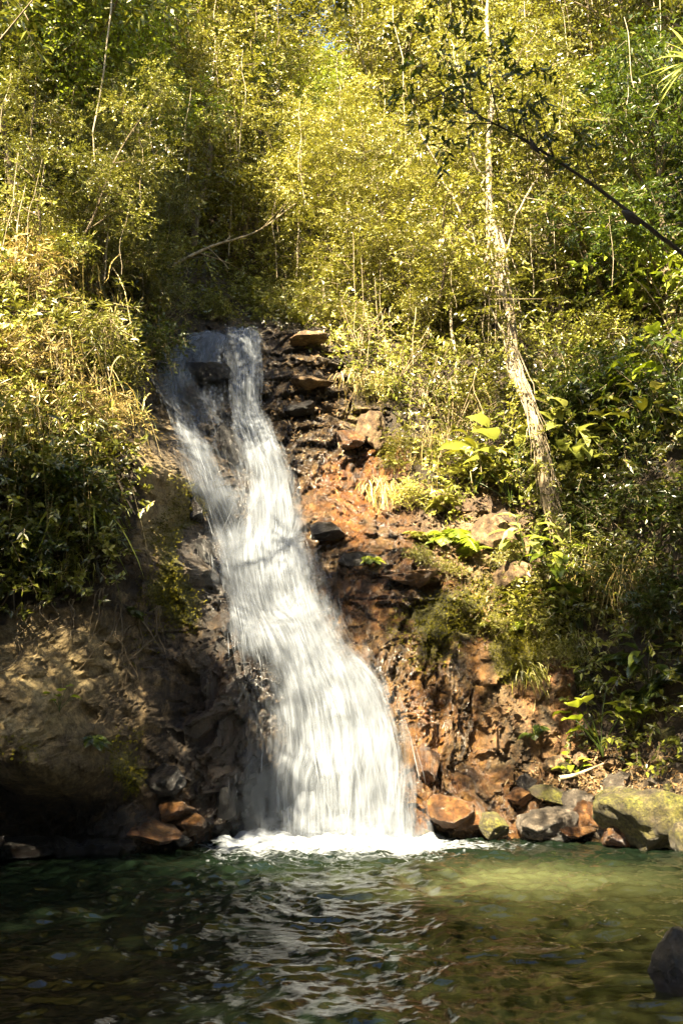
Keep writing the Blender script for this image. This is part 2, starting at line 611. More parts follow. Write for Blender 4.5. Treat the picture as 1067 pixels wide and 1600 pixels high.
smoothm = np.clip(blob(50, 1090, 120, 170, 4) + 0.3 * blob(190, 1010, 70, 260, 4), 0, 1)
wx = xf + 0.22 * fbm(xf * 1.1, zf * 1.1, seed=21, oct=3)
wz = zf + 0.18 * fbm(xf * 1.1, zf * 1.1, seed=31, oct=3)
fA, cA = facet(wx + 0.3 * wz, wz, 0.95, 1.2, 100)
fB, cB = facet(wx - 0.25 * wz, wz, 0.38, 0.5, 200)
fC, cC = facet(wx, wz, 0.15, 0.2, 300)
crack = np.clip(1 - cA / 0.10, 0, 1) ** 1.5 * 0.05 + np.clip(1 - cB / 0.12, 0, 1) ** 1.5 * 0.02
ledge = np.clip(blob(490, 590, 90, 100, 4) + 0.45 * blob(640, 880, 140, 70, 4) + 0.7 * blob(250, 1290, 120, 60, 4), 0, 1)
lz = zf * 2.6 + 0.6 * fbm(xf * 0.6, zf * 0.6, seed=41, oct=3)
saw = (lz - np.floor(lz))
step = ledge * 0.17 * (saw ** 1.5 - 0.5)
fall = np.clip(blob(450, 900, 80, 420, 6) * 0.5, 0, 1)
amp = rockm * (1 - 0.6 * smoothm) * (1 - 0.4 * fall)
hill = np.clip((Yb - 16.5) / 6, 0, 1)
fD, cD = facet(wx + 0.4 * wz, wz, 0.075, 0.10, 400)
ribm = np.clip(blob(230, 1040, 110, 260, 4) + 0.8 * blob(730, 1110, 150, 150, 4), 0, 1)
rib = np.abs(vnoise(wx * 2.7 + 0.35 * wz, wz * 0.42, seed=701)) + 0.5 * np.abs(vnoise(wx * 6.5 + 0.6 * wz, wz * 0.9, seed=702))
rough = np.abs(fbm(wx * 0.9, wz * 0.8, seed=703, oct=5, gain=0.55))
disp = -amp * (0.15 * fA + 0.13 * fB + 0.07 * fC + 0.034 * fD) + amp * 0.3 * crack + rockm * smoothm * 0.55 * crack + rockm * step
disp = disp + rockm * (0.6 + 0.4 * (1 - smoothm)) * (ribm * 0.20 * (rib - 0.4) - 0.10 * (rough - 0.35) * (1 - 0.5 * fall))
disp = disp + rockm * smoothm * 0.07 * (np.abs(fbm(xf * 1.6, zf * 1.3, seed=55, oct=5, gain=0.6)) * 1.6 - 0.5)
disp = disp + rockm * 0.05 * fbm(xf * 2.2, zf * 2.2, seed=51, oct=5, gain=0.55)
disp = disp + (1 - rockm) * (0.18 * fbm(xf * 0.9, zf * 0.9, seed=61, oct=4) + 0.04 * fB)
disp = disp + hill * 0.9 * fbm(xf * 0.22, zf * 0.3, seed=71, oct=3)
YF = Yb + disp
YG = YF.reshape(XX.shape)
vx = xf + rockm * 0.02 * fbm(xf * 4, zf * 4, seed=81, oct=3)
vz = zf + rockm * 0.02 * fbm(xf * 4, zf * 4, seed=91, oct=3)

iron = np.clip(0.85 * blob(720, 1110, 140, 180, 3) + 1.0 * blob(570, 770, 70, 70, 3) + 0.7 * blob(640, 900, 110, 70) + 0.95 * blob(265, 1280, 60, 60, 3)
               + 0.5 * blob(720, 1270, 110, 50) + 0.55 * blob(900, 1090, 70, 130) + 0.35 * blob(340, 1080, 40, 150), 0, 1)
moss = np.clip(0.95 * blob(268, 800, 30, 70, 3) + 0.75 * blob(265, 920, 50, 90) + 0.6 * blob(185, 1190, 30, 40, 3) + 0.35 * blob(200, 1020, 60, 150) + 0.45 * blob(30, 1160, 120, 50)
               + 0.7 * blob(760, 930, 100, 70) + 0.5 * blob(660, 985, 70, 50) + 0.9 * blob(840, 1010, 55, 60, 3) + 0.4 * blob(660, 1040, 60, 60) + 0.45 * blob(590, 670, 50, 60) + 0.3 * blob(620, 830, 60, 50), 0, 1)
soil = np.clip(1 - rockj, 0, 1)
soil = np.where((jx > 560) & (jx < 840) & (jy > 760) & (jy < 960), soil * 0.35, soil)
wet = np.clip(0.95 * blob(440, 900, 130, 480, 4) + 0.95 * blob(690, 1120, 130, 230, 4) + 0.8 * blob(560, 850, 110, 200, 3) + np.clip((1.0 - zf) * 0.8, 0, 0.8)
              + 0.1 * blob(340, 1200, 60, 180, 3), 0, 1) * (1 - smoothm * 0.8)
shade_dark = np.clip(0.95 * blob(90, 1290, 210, 52, 4) + 0.95 * blob(335, 1080, 62, 260, 4) + 0.6 * blob(270, 1180, 60, 130, 3) + 0.7 * blob(600, 900, 110, 60, 3) + 0.6 * blob(460, 590, 60, 100), 0, 1) * rockm  # shade painted into the wet rock: undercut foot, left ribs, beside the fall
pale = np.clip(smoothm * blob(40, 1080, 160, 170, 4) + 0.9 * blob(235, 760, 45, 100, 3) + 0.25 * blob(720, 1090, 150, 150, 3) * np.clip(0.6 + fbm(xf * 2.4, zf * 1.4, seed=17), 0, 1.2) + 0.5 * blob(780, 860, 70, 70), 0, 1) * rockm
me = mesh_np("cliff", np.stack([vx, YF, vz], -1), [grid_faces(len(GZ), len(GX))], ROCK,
             {"iron": ('POINT', iron), "moss": ('POINT', moss), "soil": ('POINT', soil), "wet": ('POINT', wet), "pale": ('POINT', pale), "shade_dark": ('POINT', shade_dark)}, smooth=False)
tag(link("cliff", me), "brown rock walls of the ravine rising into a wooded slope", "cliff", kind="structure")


def depth(x, z):
    x = np.atleast_1d(np.asarray(x, float))
    z = np.atleast_1d(np.asarray(z, float))
    i = np.clip(np.searchsorted(GX, x) - 1, 0, len(GX) - 2)
    j = np.clip(np.searchsorted(GZ, z) - 1, 0, len(GZ) - 2)
    fx = np.clip((x - GX[i]) / (GX[i + 1] - GX[i]), 0, 1)
    fz = np.clip((z - GZ[j]) / (GZ[j + 1] - GZ[j]), 0, 1)
    return (YG[j, i] * (1 - fx) + YG[j, i + 1] * fx) * (1 - fz) + (YG[j + 1, i] * (1 - fx) + YG[j + 1, i + 1] * fx) * fz


def hit(px, py):
    """where the sight line through a photograph pixel meets the terrain"""
    Ys = np.arange(5, 75, 0.03)
    a = (px - 533.5) / FPX
    b = (800.0 - py) / FPX
    yy, zz = CT - b * ST, ST + b * CT
    x = a * Ys / yy
    z = CAM_Z + zz * Ys / yy
    k = np.argmax(Ys >= depth(x, z))
    if k == 0:
        k = len(Ys) - 1
    return np.array([x[k], Ys[k], z[k]])


# pool bed and the near shore behind the camera
bx = np.linspace(-24, 26, 160)
by = np.linspace(-22, 16, 130)
BX, BY = np.meshgrid(bx, by)
bz = -1.25 + 0.12 * fbm(BX * 0.6, BY * 0.6, seed=5) + np.clip((1.2 - BY) * 0.55, 0, 1.6) + np.clip(-BY - 2, 0, 30) * 0.18
gme = mesh_np("ground", np.stack([BX, BY, bz], -1).reshape(-1, 3), [grid_faces(130, 160)], rock_mat("stony_ground", False, (0.2, 0.13, 0.06), (0.1, 0.065, 0.03), (0.04, 0.028, 0.014), 0.3, 0.2, 0.3), smooth=True)
tag(link("ground", gme), "stony pool bed and near shore", "ground", kind="structure")

# ------------------------------------------------------------------ water of the pool
wxs = np.concatenate([np.arange(-12, -4.6, 0.08), np.arange(-4.6, 5.4, 0.024), np.arange(5.4, 12, 0.08)])
wys = np.concatenate([np.arange(0.3, 4.6, 0.06), np.arange(4.6, 14.4, 0.024)])
WX, WY = np.meshgrid(wxs, wys)
ax, ay = WX.ravel(), WY.ravel()
rad_ = np.sqrt((ax + 0.2) ** 2 + (ay - 13.4) ** 2)
wpx = ax + 0.25 * fbm(ax * 0.8, ay * 0.8, seed=4, oct=2)
wpy = ay + 0.25 * fbm(ax * 0.8, ay * 0.8, seed=14, oct=2)


def ridge(x, y, seed):
    return 1 - np.abs(vnoise(x, y, seed=seed)) * 2


calm = 0.55 + 0.45 * np.clip(1 - rad_ / 12, 0, 1)
hgt = 0.024 * fbm(wpx * 1.2, wpy * 1.9, seed=1, oct=2) + 0.021 * ridge(wpx * 2.9 + 0.5 * wpy, wpy * 4.4, 2) + 0.015 * fbm(wpx * 6, wpy * 9, seed=6, oct=3) + 0.006 * ridge(wpx * 12, wpy * 15, 9)
hgt = hgt * calm * 1.3
near = np.exp(-np.clip(rad_ - 1.4, 0, 9) / 0.6)
hgt = hgt + near * 0.05 * fbm(ax * 4, ay * 4, seed=77, oct=4)
dx_ = np.clip(np.abs(ax + 0.22) - 1.15, 0, 9)
foam = np.exp(-(np.clip(12.8 - ay, 0, 9) / 0.95)) * np.exp(-dx_ / 0.3)
foam = np.clip(foam * 1.1 + 0.30 * np.exp(-((ax - 1.3) / 1.3) ** 2 - ((ay - 12.3) / 0.55) ** 2), 0, 1)
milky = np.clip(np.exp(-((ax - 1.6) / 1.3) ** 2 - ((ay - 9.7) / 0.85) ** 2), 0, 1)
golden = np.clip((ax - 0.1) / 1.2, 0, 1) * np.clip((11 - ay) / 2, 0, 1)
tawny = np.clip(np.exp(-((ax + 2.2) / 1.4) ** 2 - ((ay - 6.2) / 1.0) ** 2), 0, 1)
m, nt, out = new_mat("pool_water")
p = geopos(nt)
fn = noise(nt, 7.0, 7, 0.65, mapping(nt, p, (1, 1.6, 1)), 1.2)
fm = math_(nt, 'ADD', fn, math_(nt, 'MULTIPLY', attr(nt, "foam"), 0.72))
fm = ramp(nt, fm, [(0.68, 0.0), (1.02, 1.0)])
mk = ramp(nt, noise(nt, 1.4, 4, 0.6, p), [(0.3, 0.5), (0.7, 1.0)])
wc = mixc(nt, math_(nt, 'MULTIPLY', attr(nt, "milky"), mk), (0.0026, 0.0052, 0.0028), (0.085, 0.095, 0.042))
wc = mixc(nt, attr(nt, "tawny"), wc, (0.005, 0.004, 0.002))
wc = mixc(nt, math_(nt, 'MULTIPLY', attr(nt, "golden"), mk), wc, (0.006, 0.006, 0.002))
wb = N(nt, "ShaderNodeBsdfPrincipled")
nt.links.new(wc, wb.inputs["Base Color"])
wb.inputs["Roughness"].default_value = 0.05
wb.inputs["IOR"].default_value = 1.36
bp = N(nt, "ShaderNodeBump")
bp.inputs["Strength"].default_value = 0.3
bp.inputs["Distance"].default_value = 0.02
nt.links.new(noise(nt, 14, 3, 0.5, mapping(nt, p, (1, 1.5, 1))), bp.inputs["Height"])
nt.links.new(bp.outputs[0], wb.inputs["Normal"])
fo = N(nt, "ShaderNodeBsdfPrincipled")
fo.inputs["Base Color"].default_value = (0.20, 0.222, 0.25, 1)
fo.inputs["Roughness"].default_value = 0.7
mx = N(nt, "ShaderNodeMixShader")
nt.links.new(fm, mx.inputs[0])
nt.links.new(wb.outputs[0], mx.inputs[1])
nt.links.new(fo.outputs[0], mx.inputs[2])
nt.links.new(mx.outputs[0], out.inputs[0])
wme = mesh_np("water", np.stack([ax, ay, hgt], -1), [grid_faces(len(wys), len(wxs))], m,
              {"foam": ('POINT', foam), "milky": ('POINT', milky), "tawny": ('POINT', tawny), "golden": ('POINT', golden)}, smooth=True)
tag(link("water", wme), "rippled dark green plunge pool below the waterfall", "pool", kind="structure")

# ------------------------------------------------------------------ waterfall
m, nt, out = new_mat("falling_water")
uvn = N(nt, "ShaderNodeUVMap")
uvn.uv_map = "UVMap"
st1 = noise(nt, 1.0, 4, 0.6, mapping(nt, uvn.outputs[0], (17, 1.1, 1)), 0.5)
st2 = noise(nt, 1.0, 3, 0.55, mapping(nt, uvn.outputs[0], (55, 1.5, 1)))
st3 = noise(nt, 1.0, 3, 0.55, mapping(nt, uvn.outputs[0], (3.6, 1.5, 1)))
st = math_(nt, 'ADD', math_(nt, 'MULTIPLY', st1, 0.5), math_(nt, 'MULTIPLY', st2, 0.14))
st = math_(nt, 'ADD', st, math_(nt, 'MULTIPLY', st3, 0.75))
al = math_(nt, 'ADD', math_(nt, 'MULTIPLY', math_(nt, 'SUBTRACT', st, 0.68), 2.8), math_(nt, 'SUBTRACT', math_(nt, 'MULTIPLY', attr(nt, "dens"), 1.7), 0.65))
al = math_(nt, 'MULTIPLY', al, 1.0, True)
al = math_(nt, 'MULTIPLY', al, attr(nt, "dens"), True)
df = N(nt, "ShaderNodeBsdfDiffuse")
fcol = mixc(nt, ramp(nt, st1, [(0.35, 0.0), (0.65, 1.0)]), (0.11, 0.125, 0.145), (0.30, 0.33, 0.375))
nt.links.new(fcol, df.inputs[0])
tl = N(nt, "ShaderNodeBsdfTranslucent")
nt.links.new(fcol, tl.inputs[0])
m1 = N(nt, "ShaderNodeMixShader")
m1.inputs[0].default_value = 0.4
nt.links.new(df.outputs[0], m1.inputs[1])
nt.links.new(tl.outputs[0], m1.inputs[2])
tp = N(nt, "ShaderNodeBsdfTransparent")
m2 = N(nt, "ShaderNodeMixShader")
nt.links.new(al, m2.inputs[0])
nt.links.new(tp.outputs[0], m2.inputs[1])
nt.links.new(m1.outputs[0], m2.inputs[2])
nt.links.new(m2.outputs[0], out.inputs[0])
FALLM = m

# each stream: (px, py, half width px, density)
STREAMS = [
    dict(n=7, off=0.10, path=[(384, 519, 30, .75), (386, 545, 32, .95), (387, 600, 31, .95), (388, 645, 30, .95), (402, 690, 38, .95), (420, 740, 44, .72), (426, 800, 52, .8), (428, 860, 68, .95),
                              (440, 930, 80, .8), (462, 1000, 88, .8), (490, 1060, 100, .88), (506, 1120, 112, .88), (512, 1200, 122, .9), (514, 1312, 128, 1.0)]),
    dict(n=4, off=0.06, path=[(352, 523, 26, .5), (315, 538, 32, .8), (288, 565, 32, .75), (278, 600, 30, .72), (287, 640, 30, .72), (305, 690, 32, .75), (326, 745, 36, .8), (346, 800, 38, .8),
                              (368, 860, 38, .75), (382, 930, 40, .8), (398, 1000, 42, .8), (410, 1080, 44, .6)]),
    dict(n=4, off=0.10, path=[(352, 522, 36, .55), (342, 542, 44, .85), (336, 560, 46, .75), (333, 600, 46, .55), (336, 640, 44, .62), (350, 690, 36, .5), (368, 750, 34, .5), (392, 830, 30, .65)]),
    dict(n=5, off=0.10, soft=1, path=[(505, 985, 16, .2), (540, 1025, 30, .6), (572, 1060, 36, .75), (592, 1120, 42, .75), (604, 1200, 52, .8), (608, 1312, 58, .85)]),
    dict(n=3, off=0.12, path=[(376, 1060, 8, .2), (394, 1090, 16, .5), (396, 1150, 19, .5), (394, 1230, 21, .5), (396, 1312, 23, .6)]),
    dict(n=3, off=0.07, path=[(470, 850, 20, .3), (497, 900, 24, .5), (510, 960, 26, .55), (528, 1010, 26, .5), (560, 1060, 30, .4)]),
]
rng = np.random.default_rng(11)
fV, fF, fU, fD, fn_ = [], [], [], [], 0


def smooth_depth(x, z):
    return base_depth(x, z)


def add_sheet(V, U, D, nr, nc):
    global fn_
    fV.append(V.reshape(-1, 3))
    fU.append(U.reshape(-1, 2))
    fD.append(D.ravel())
    fF.append(grid_faces(nr, nc) + fn_)
    fn_ += nr * nc


for S in STREAMS:
    pts = []
    for (px, py, hw, de) in S['path']:
        h = P(px, py, float(smooth_depth(*[np.array([v]) for v in (P(px, py, 15.0)[0], P(px, py, 15.0)[2])])[0]))
        for _ in range(4):
            Y = float(smooth_depth(np.array([h[0]]), np.array([h[2]]))[0])
            h = P(px, py, Y)
        w = hw / FPX * h[1] * 1.13
        pts.append([h[0], h[2], w, de])
    nr = 26 * len(pts)
    c = curve(pts, nr)
    seg = np.concatenate([[0], np.cumsum(np.hypot(np.diff(c[:, 0]), np.diff(c[:, 1])))])
    nc = 22
    t = np.linspace(-1, 1, nc)
    for L in range(S['n']):
        wob = 0.10 * c[:, 2] * vnoise(seg * 1.4 + 10 * L, np.full(nr, 3.0 * L), seed=L) if L else 0
        wid = c[:, 2] * (1.0 + 0.10 * (L - S['n'] / 2) / S['n']) + 0.03 * vnoise(seg * 3, np.full(nr, 7.7 * L), seed=60 + L)
        cx = c[:, 0] + wob
        X = cx[:, None] + wid[:, None] * t[None]
        Z = c[:, 1][:, None] + 0 * X + 0.12 * vnoise(X * 3, 0 * X, seed=5 + L) * np.clip(seg, 0, 1)[:, None] * np.clip(seg[-1] - seg, 0, 1)[:, None]
        Z = np.maximum(Z, -0.06)
        Y = smooth_depth(X.ravel(), Z.ravel()).reshape(X.shape)
        bul = 0.10 * (1 - t[None] ** 2) * np.clip(c[:, 2][:, None] / 0.8, 0.3, 1.3)
        lg = (Z * 1.05 + 0.25 * vnoise(X * 1.5, Z * .4, seed=88) + 0.35)
        Y = Y - S['off'] - bul - 0.035 * np.sin(lg * 6.28 + 1.2 * vnoise(X * 2, Z, seed=89)) - 0.055 * L - 0.11 * fbm(X * 2.6, Z * 1.1, seed=30 + L, oct=4)
        ed = np.clip((1 - np.abs(t[None] + 0.18 * vnoise(seg * 2.5, np.full(nr, 1.0 + L), seed=3)[:, None])) / (0.95 if S.get('soft') else 0.75), 0, 1) ** (1.1 if S.get('soft') else 0.8)
        en = np.clip(seg / 0.25, 0, 1)[:, None] * (1 if S['path'][-1][1] > 1300 else np.clip((seg[-1] - seg) / 0.6, 0, 1)[:, None])
        D = c[:, 3][:, None] * ed * en * (0.82 if L else 1.0)
        U = np.stack([t[None] * wid[:, None] + 5.3 * L + S['off'] * 31 + 0 * X, seg[:, None] + 7.1 * L + 0 * X], -1)
        add_sheet(np.stack([X, Y, Z], -1), U, D, nr, nc)
    # free threads of water in front of the sheets
    for k in range(int(75 * S['n'] * (seg[-1] / 5))):
        i0 = rng.integers(0, nr - 20)
        ln = rng.integers(14, 60)
        ii = np.arange(i0, min(nr, i0 + ln), 4)
        if len(ii) < 4:
            continue
        tt = np.clip(rng.normal(0, 0.4), -0.8, 0.8)
        drift = rng.normal(0, 0.07)
        s = np.linspace(0, 1, len(ii))
        x = c[ii, 0] + c[ii, 2] * (tt + drift * s)
        z = np.maximum(c[ii, 1] + rng.uniform(-.05, .05), -0.05)
        y = smooth_depth(x, z) - S['off'] - 0.08 - rng.uniform(0.02, 0.08 * S['n']) - 0.12 * s * (1 - s)
        wv = rng.uniform(0.0012, 0.0055) * np.sin(np.pi * np.clip(s * 0.94 + 0.03, 0, 1)) + 0.001
        tg = norm(np.gradient(np.stack([x, y, z], -1), axis=0))
        sd = norm(np.cross(tg, np.array([[rng.normal() * .4, -1.0, 0]])))
        ctr = np.stack([x, y, z], -1)
        V = np.stack([ctr - sd * wv[:, None], ctr + sd * wv[:, None]], 1)
        D = np.repeat((rng.uniform(0.35, 0.8) * np.clip(c[ii, 3] + 0.15, 0.3, 1) * np.sin(np.pi * np.clip(s, 0.08, 0.92)))[:, None], 2, 1)
        U = np.stack([np.repeat([[0.5, 0.505]], len(ii), 0) + rng.uniform(0, 30), np.repeat(s[:, None], 2, 1)], -1)
        add_sheet(V, U, D, len(ii), 2)
# boiling foot of the fall: a low lumpy apron of foam
na, nb = 120, 46
t = np.linspace(-1, 1, na)
q = np.linspace(0, 1, nb)
T, Q = np.meshgrid(t, q)
X = -0.22 + T * 1.32
Y = 13.35 - Q * (0.85 * (1 - 0.55 * T ** 2) + 0.1)
Z = 0.015 + (0.12 * np.exp(-Q * 3.5) * (1 - T ** 4)) * (1.1 + 0.9 * fbm(X * 5, Y * 5, seed=9, oct=4)) + 0.015 * fbm(X * 11, Y * 11, seed=19, oct=3)
D = np.clip((1 - np.abs(T)) * 2, 0, 1) * np.clip((1 - Q) * 1.3, 0, 1) * 0.8
add_sheet(np.stack([X, Y, Z], -1), np.stack([X * 0.2 + 3, Y * 6], -1), D, nb, na)
# soft spray thrown up round the foot
for k in range(24):
    cx = rng.uniform(-1.15, 1.15)
    wd, ht = rng.uniform(.35, .7), rng.uniform(.4, 1.05)
    T, Q = np.meshgrid(np.linspace(-1, 1, 18), np.linspace(0, 1, 14))
    X = cx + T * wd
    Y = 13.25 - rng.uniform(.05, .45) - Q * rng.uniform(-.15, .2) + .05 * vnoise(X * 4, Q * 3, seed=k)
    Z = Q * ht * (1 - .4 * T ** 2) - .02
    D = .75 * np.clip(1 - T ** 2, 0, 1) ** 1.5 * (1 - Q) ** 1.2
    add_sheet(np.stack([X, Y, Z], -1), np.stack([X * .35 + k * 3, Q * ht * 5 + k], -1), D, 14, 18)
for (x0, x1, z0, z1, yo) in [(.75, 1.45, 0, 2.0, .25), (.8, 1.35, 0.2, 2.5, .4)]:      # drifting spray beside the lower fall
    T, Q = np.meshgrid(np.linspace(0, 1, 20), np.linspace(0, 1, 24))
    X = x0 + (x1 - x0) * T
    Z = z0 + (z1 - z0) * Q
    Y = smooth_depth(X.ravel(), Z.ravel()).reshape(X.shape) - yo - .1 * fbm(X * 2, Z * 2, seed=4)
    D = .4 * np.sin(np.pi * T) * np.clip(1 - Q, 0, 1) ** .7 * np.clip(Q * 8 + .3, 0, 1)
    add_sheet(np.stack([X, Y, Z], -1), np.stack([X * .8, Z + 3], -1), D, 24, 20)
fme = mesh_np("waterfall", np.concatenate(fV), [np.concatenate(fF)], FALLM, {"dens": ('POINT', np.concatenate(fD))}, smooth=True, uv=np.concatenate(fU))
tag(link("waterfall", fme), "silky white waterfall tumbling down the rock into the pool", "waterfall", kind="structure")


# ------------------------------------------------------------------ foliage geometry
def spray(geo, Pp, d, n, L, nl, ll, lw, rng, droop=0.15, spread=0.8, tone=None, m=0, twig=True, fold=0.12):
    """flat sprays of leaves along twigs; Pp, d, n are (S,3), L is (S,)"""
    S = len(Pp)
    d, n = norm(d), norm(n)
    side = norm(np.cross(d, n))
    tone = rng.random(S) if tone is None else tone
    Vs, As = [], []
    for k in range(nl):
        s = (k + 0.6 + 0.5 * rng.random(S)) / nl
        b = Pp + d * (L * s)[:, None]
        b[:, 2] -= droop * L * s ** 2
        sg = 1 if k % 2 else -1
        ld = norm(d * 0.6 + side * sg * spread + rng.normal(0, 0.28, (S, 3)) + np.array([0, 0, -0.15]))
        nn = norm(n + rng.normal(0, 0.45, (S, 3)))
        w = norm(np.cross(ld, nn))
        l = (ll * (0.7 + 0.6 * rng.random(S)) * (1 - 0.35 * abs(s - 0.5)))[:, None]
        ww = (lw * (0.75 + 0.5 * rng.random(S)))[:, None]
        V = np.stack([b, b + ld * l * 0.42 + w * ww * 0.5 + nn * ww * fold, b + ld * l - nn * l * 0.12, b + ld * l * 0.42 - w * ww * 0.5 + nn * ww * fold], 1)
        Vs.append(V)
        As.append(np.clip(tone * 0.6 + rng.random(S) * 0.4, 0, 1))
    V = np.concatenate(Vs).reshape(-1, 3)
    geo.add(V, np.arange(len(V)).reshape(-1, 4), np.concatenate(As), m)
    if twig:
        e = Pp + d * L[:, None]
        e[:, 2] -= droop * L
        h = side * 0.005
        V = np.stack([Pp - h, Pp + h, e + h * 0.4, e - h * 0.4], 1).reshape(-1, 3)
        geo.add(V, np.arange(len(V)).reshape(-1, 4), 0.5, 1)


def clump_sprays(geo, centres, radii, per, rng, L, nl, ll, lw, flat=0.65, droop=0.2, up=0.9, tone=None, **kw):
    C = np.repeat(centres, per, 0)
    Rr = np.repeat(np.broadcast_to(radii, (len(centres),)), per)
    o = rng.normal(0, 0.5, (len(C), 3)) * Rr[:, None]
    o[:, 2] *= flat
    Pp = C + o
    d = norm(o + 1e-4) * 0.8 + rng.normal(0, 0.55, (len(C), 3))
    d[:, 2] *= 0.6
    n = rng.normal(0, 0.5, (len(C), 3))
    n[:, 2] += up
    tn = np.repeat(rng.random(len(centres)) if tone is None else np.full(len(centres), tone), per)
    tn = np.clip(tn * 0.7 + 0.3 * rng.random(len(C)), 0, 1)
    spray(geo, Pp, d, n, L * (0.6 + 0.8 * rng.random(len(C))), nl, ll, lw, rng, droop, tone=tn, **kw)


def tree_proto(seed, H, r0, crown_lo, crown_r, limbs, per, leaf=(0.085, 0.04), sprayL=0.38, nl=9, lean=(0, 0), drape=0, bark=None, leafm=None, flat=0.65, droop=0.2, sub=3, wob=0.25, stems=1, rcl=0.62):
    rng = np.random.default_rng(seed)
    tg, cg = Geo(), Geo()
    cents = []
    for sidx in range(stems):
        k = 9
        hs = np.linspace(0, 1, k)
        off = rng.normal(0, 0.5, 2) * (stems > 1)
        path = np.stack([lean[0] * H * hs ** 1.3 + wob * vnoise(hs * 3, 0 * hs, seed=seed + sidx) + off[0] * hs * 3,
                         lean[1] * H * hs ** 1.3 + wob * vnoise(hs * 3, 0 * hs + 5, seed=seed + 1 + sidx) + off[1] * hs * 3, H * hs * (1 - 0.1 * sidx)], -1)
        path = path - path[0] * np.array([1, 1, 0])
        path[0, 2] = -0.5
        pc = curve(path, 40)
        rr = r0 * (1 - 0.78 * np.linspace(0, 1, 40)) + r0 * 0.5 * np.exp(-np.linspace(0, 1, 40) * 22)
        tube(tg, pc, rr, 8, rough=0.06, rng=rng)
        cents.append(pc[-1:])
        for i in range(limbs // stems):
            f = crown_lo + (0.97 - crown_lo) * (i + rng.random()) / max(1, limbs // stems)
            b = pc[int(f * 39)]
            az = i * 2.4 + rng.normal(0, 0.4)
            prof = crown_r * (0.55 + 0.6 * math.sin(math.pi * min(1, (f - crown_lo) / (1 - crown_lo) * 0.85 + 0.12)))
            Ln = prof * rng.uniform(0.7, 1.15)
            el = R(rng.uniform(5, 55))
            d = np.array([math.cos(az) * math.cos(el), math.sin(az) * math.cos(el), math.sin(el)])
            q = np.linspace(0, 1, 6)[:, None]
            lp = b + d * Ln * q + np.array([0, 0, -0.18 * Ln]) * q ** 2 + rng.normal(0, 0.05 * Ln, (6, 3)) * q
            rb = np.interp(f, [0, 1], [r0 * 0.5, r0 * 0.2])
            tube(tg, lp, rb * (1 - 0.8 * q[:, 0]), 5)
            cents.append(lp[[3, 5]])
            for s in range(sub):
                o = lp[rng.integers(2, 5)]
                dd = norm(d * 0.6 + rng.normal(0, 0.6, 3))
                e = o + dd * Ln * rng.uniform(0.3, 0.55)
                tube(tg, np.stack([o, (o + e) / 2 + rng.normal(0, 0.05, 3), e]), np.array([0.4, 0.28, 0.12]) * rb, 4)
                cents.append(e[None])
    C = np.concatenate(cents)
    clump_sprays(cg, C, rng.uniform(0.8, 1.3, len(C)) * rcl, per, rng, sprayL, nl, leaf[0], leaf[1], flat=flat, droop=droop)
    for i in range(12):
        c = C[rng.integers(len(C))]
        ax = np.array([c[0] * 1.25, c[1] * 1.25, 0])
        z1 = c[2] - rng.uniform(1.5, 0.55 * H)
        zz = np.linspace(c[2], max(0.2, z1), 10)
        lv = np.stack([ax[0] + .12 * vnoise(zz * .9, 0 * zz + i, seed=seed), ax[1] + .12 * vnoise(zz * .9, 0 * zz + i + 40, seed=seed), zz], -1)
        tube(tg, lv, rng.uniform(.006, .014), 4, m=1)
    if drape:
        D = []
        for i in range(drape):
            c = C[rng.integers(len(C))] + rng.normal(0, 0.4, 3)
            ln = rng.uniform(1.5, 4.0)
            for z in np.arange(0, ln, 0.3):
                if c[2] - z > 0.3:
                    D.append(c + np.array([rng.normal(0, 0.12), rng.normal(0, 0.12), -z]))
            vv = np.stack([c + np.array([rng.normal(0, 0.06), rng.normal(0, 0.06), -z]) for z in np.linspace(0, ln, 7)])
            vv[:, 2] = np.maximum(vv[:, 2], 0.1)
            tube(tg, vv, 0.010, 3)
        D = np.array(D)
        clump_sprays(cg, D, np.full(len(D), 0.22), 5, rng, 0.22, 6, leaf[0] * 0.9, leaf[1], flat=1.3, droop=0.7, up=0.4)
    return tg.mesh("trunk", [bark, PALEBARK], True), cg.mesh("crown", [leafm, TWIG])


def put(o, loc, rz=0.0, sc=1.0, tilt=(0, 0)):
    o.location = [float(v) for v in loc]
    o.rotation_euler = (tilt[0], tilt[1], rz)
    o.scale = (sc, sc, sc)
    return o


def swap_leaf(root, mat, part="crown"):
    for ch in root.children:
        if ch.name.split(".")[0] == part and mat is not None:
            ch.material_slots[0].link = 'OBJECT'
            ch.material_slots[0].material = mat


def make_root(name, parts):
    r = empty(name)
    for pn, me in parts:
        link(pn, me, r)
    return r


PROTO = {}


def tree_kind(key, *a, **k):
    tr, cr = tree_proto(*a, **k)
    PROTO[key] = (("trunk", tr), ("crown", cr))


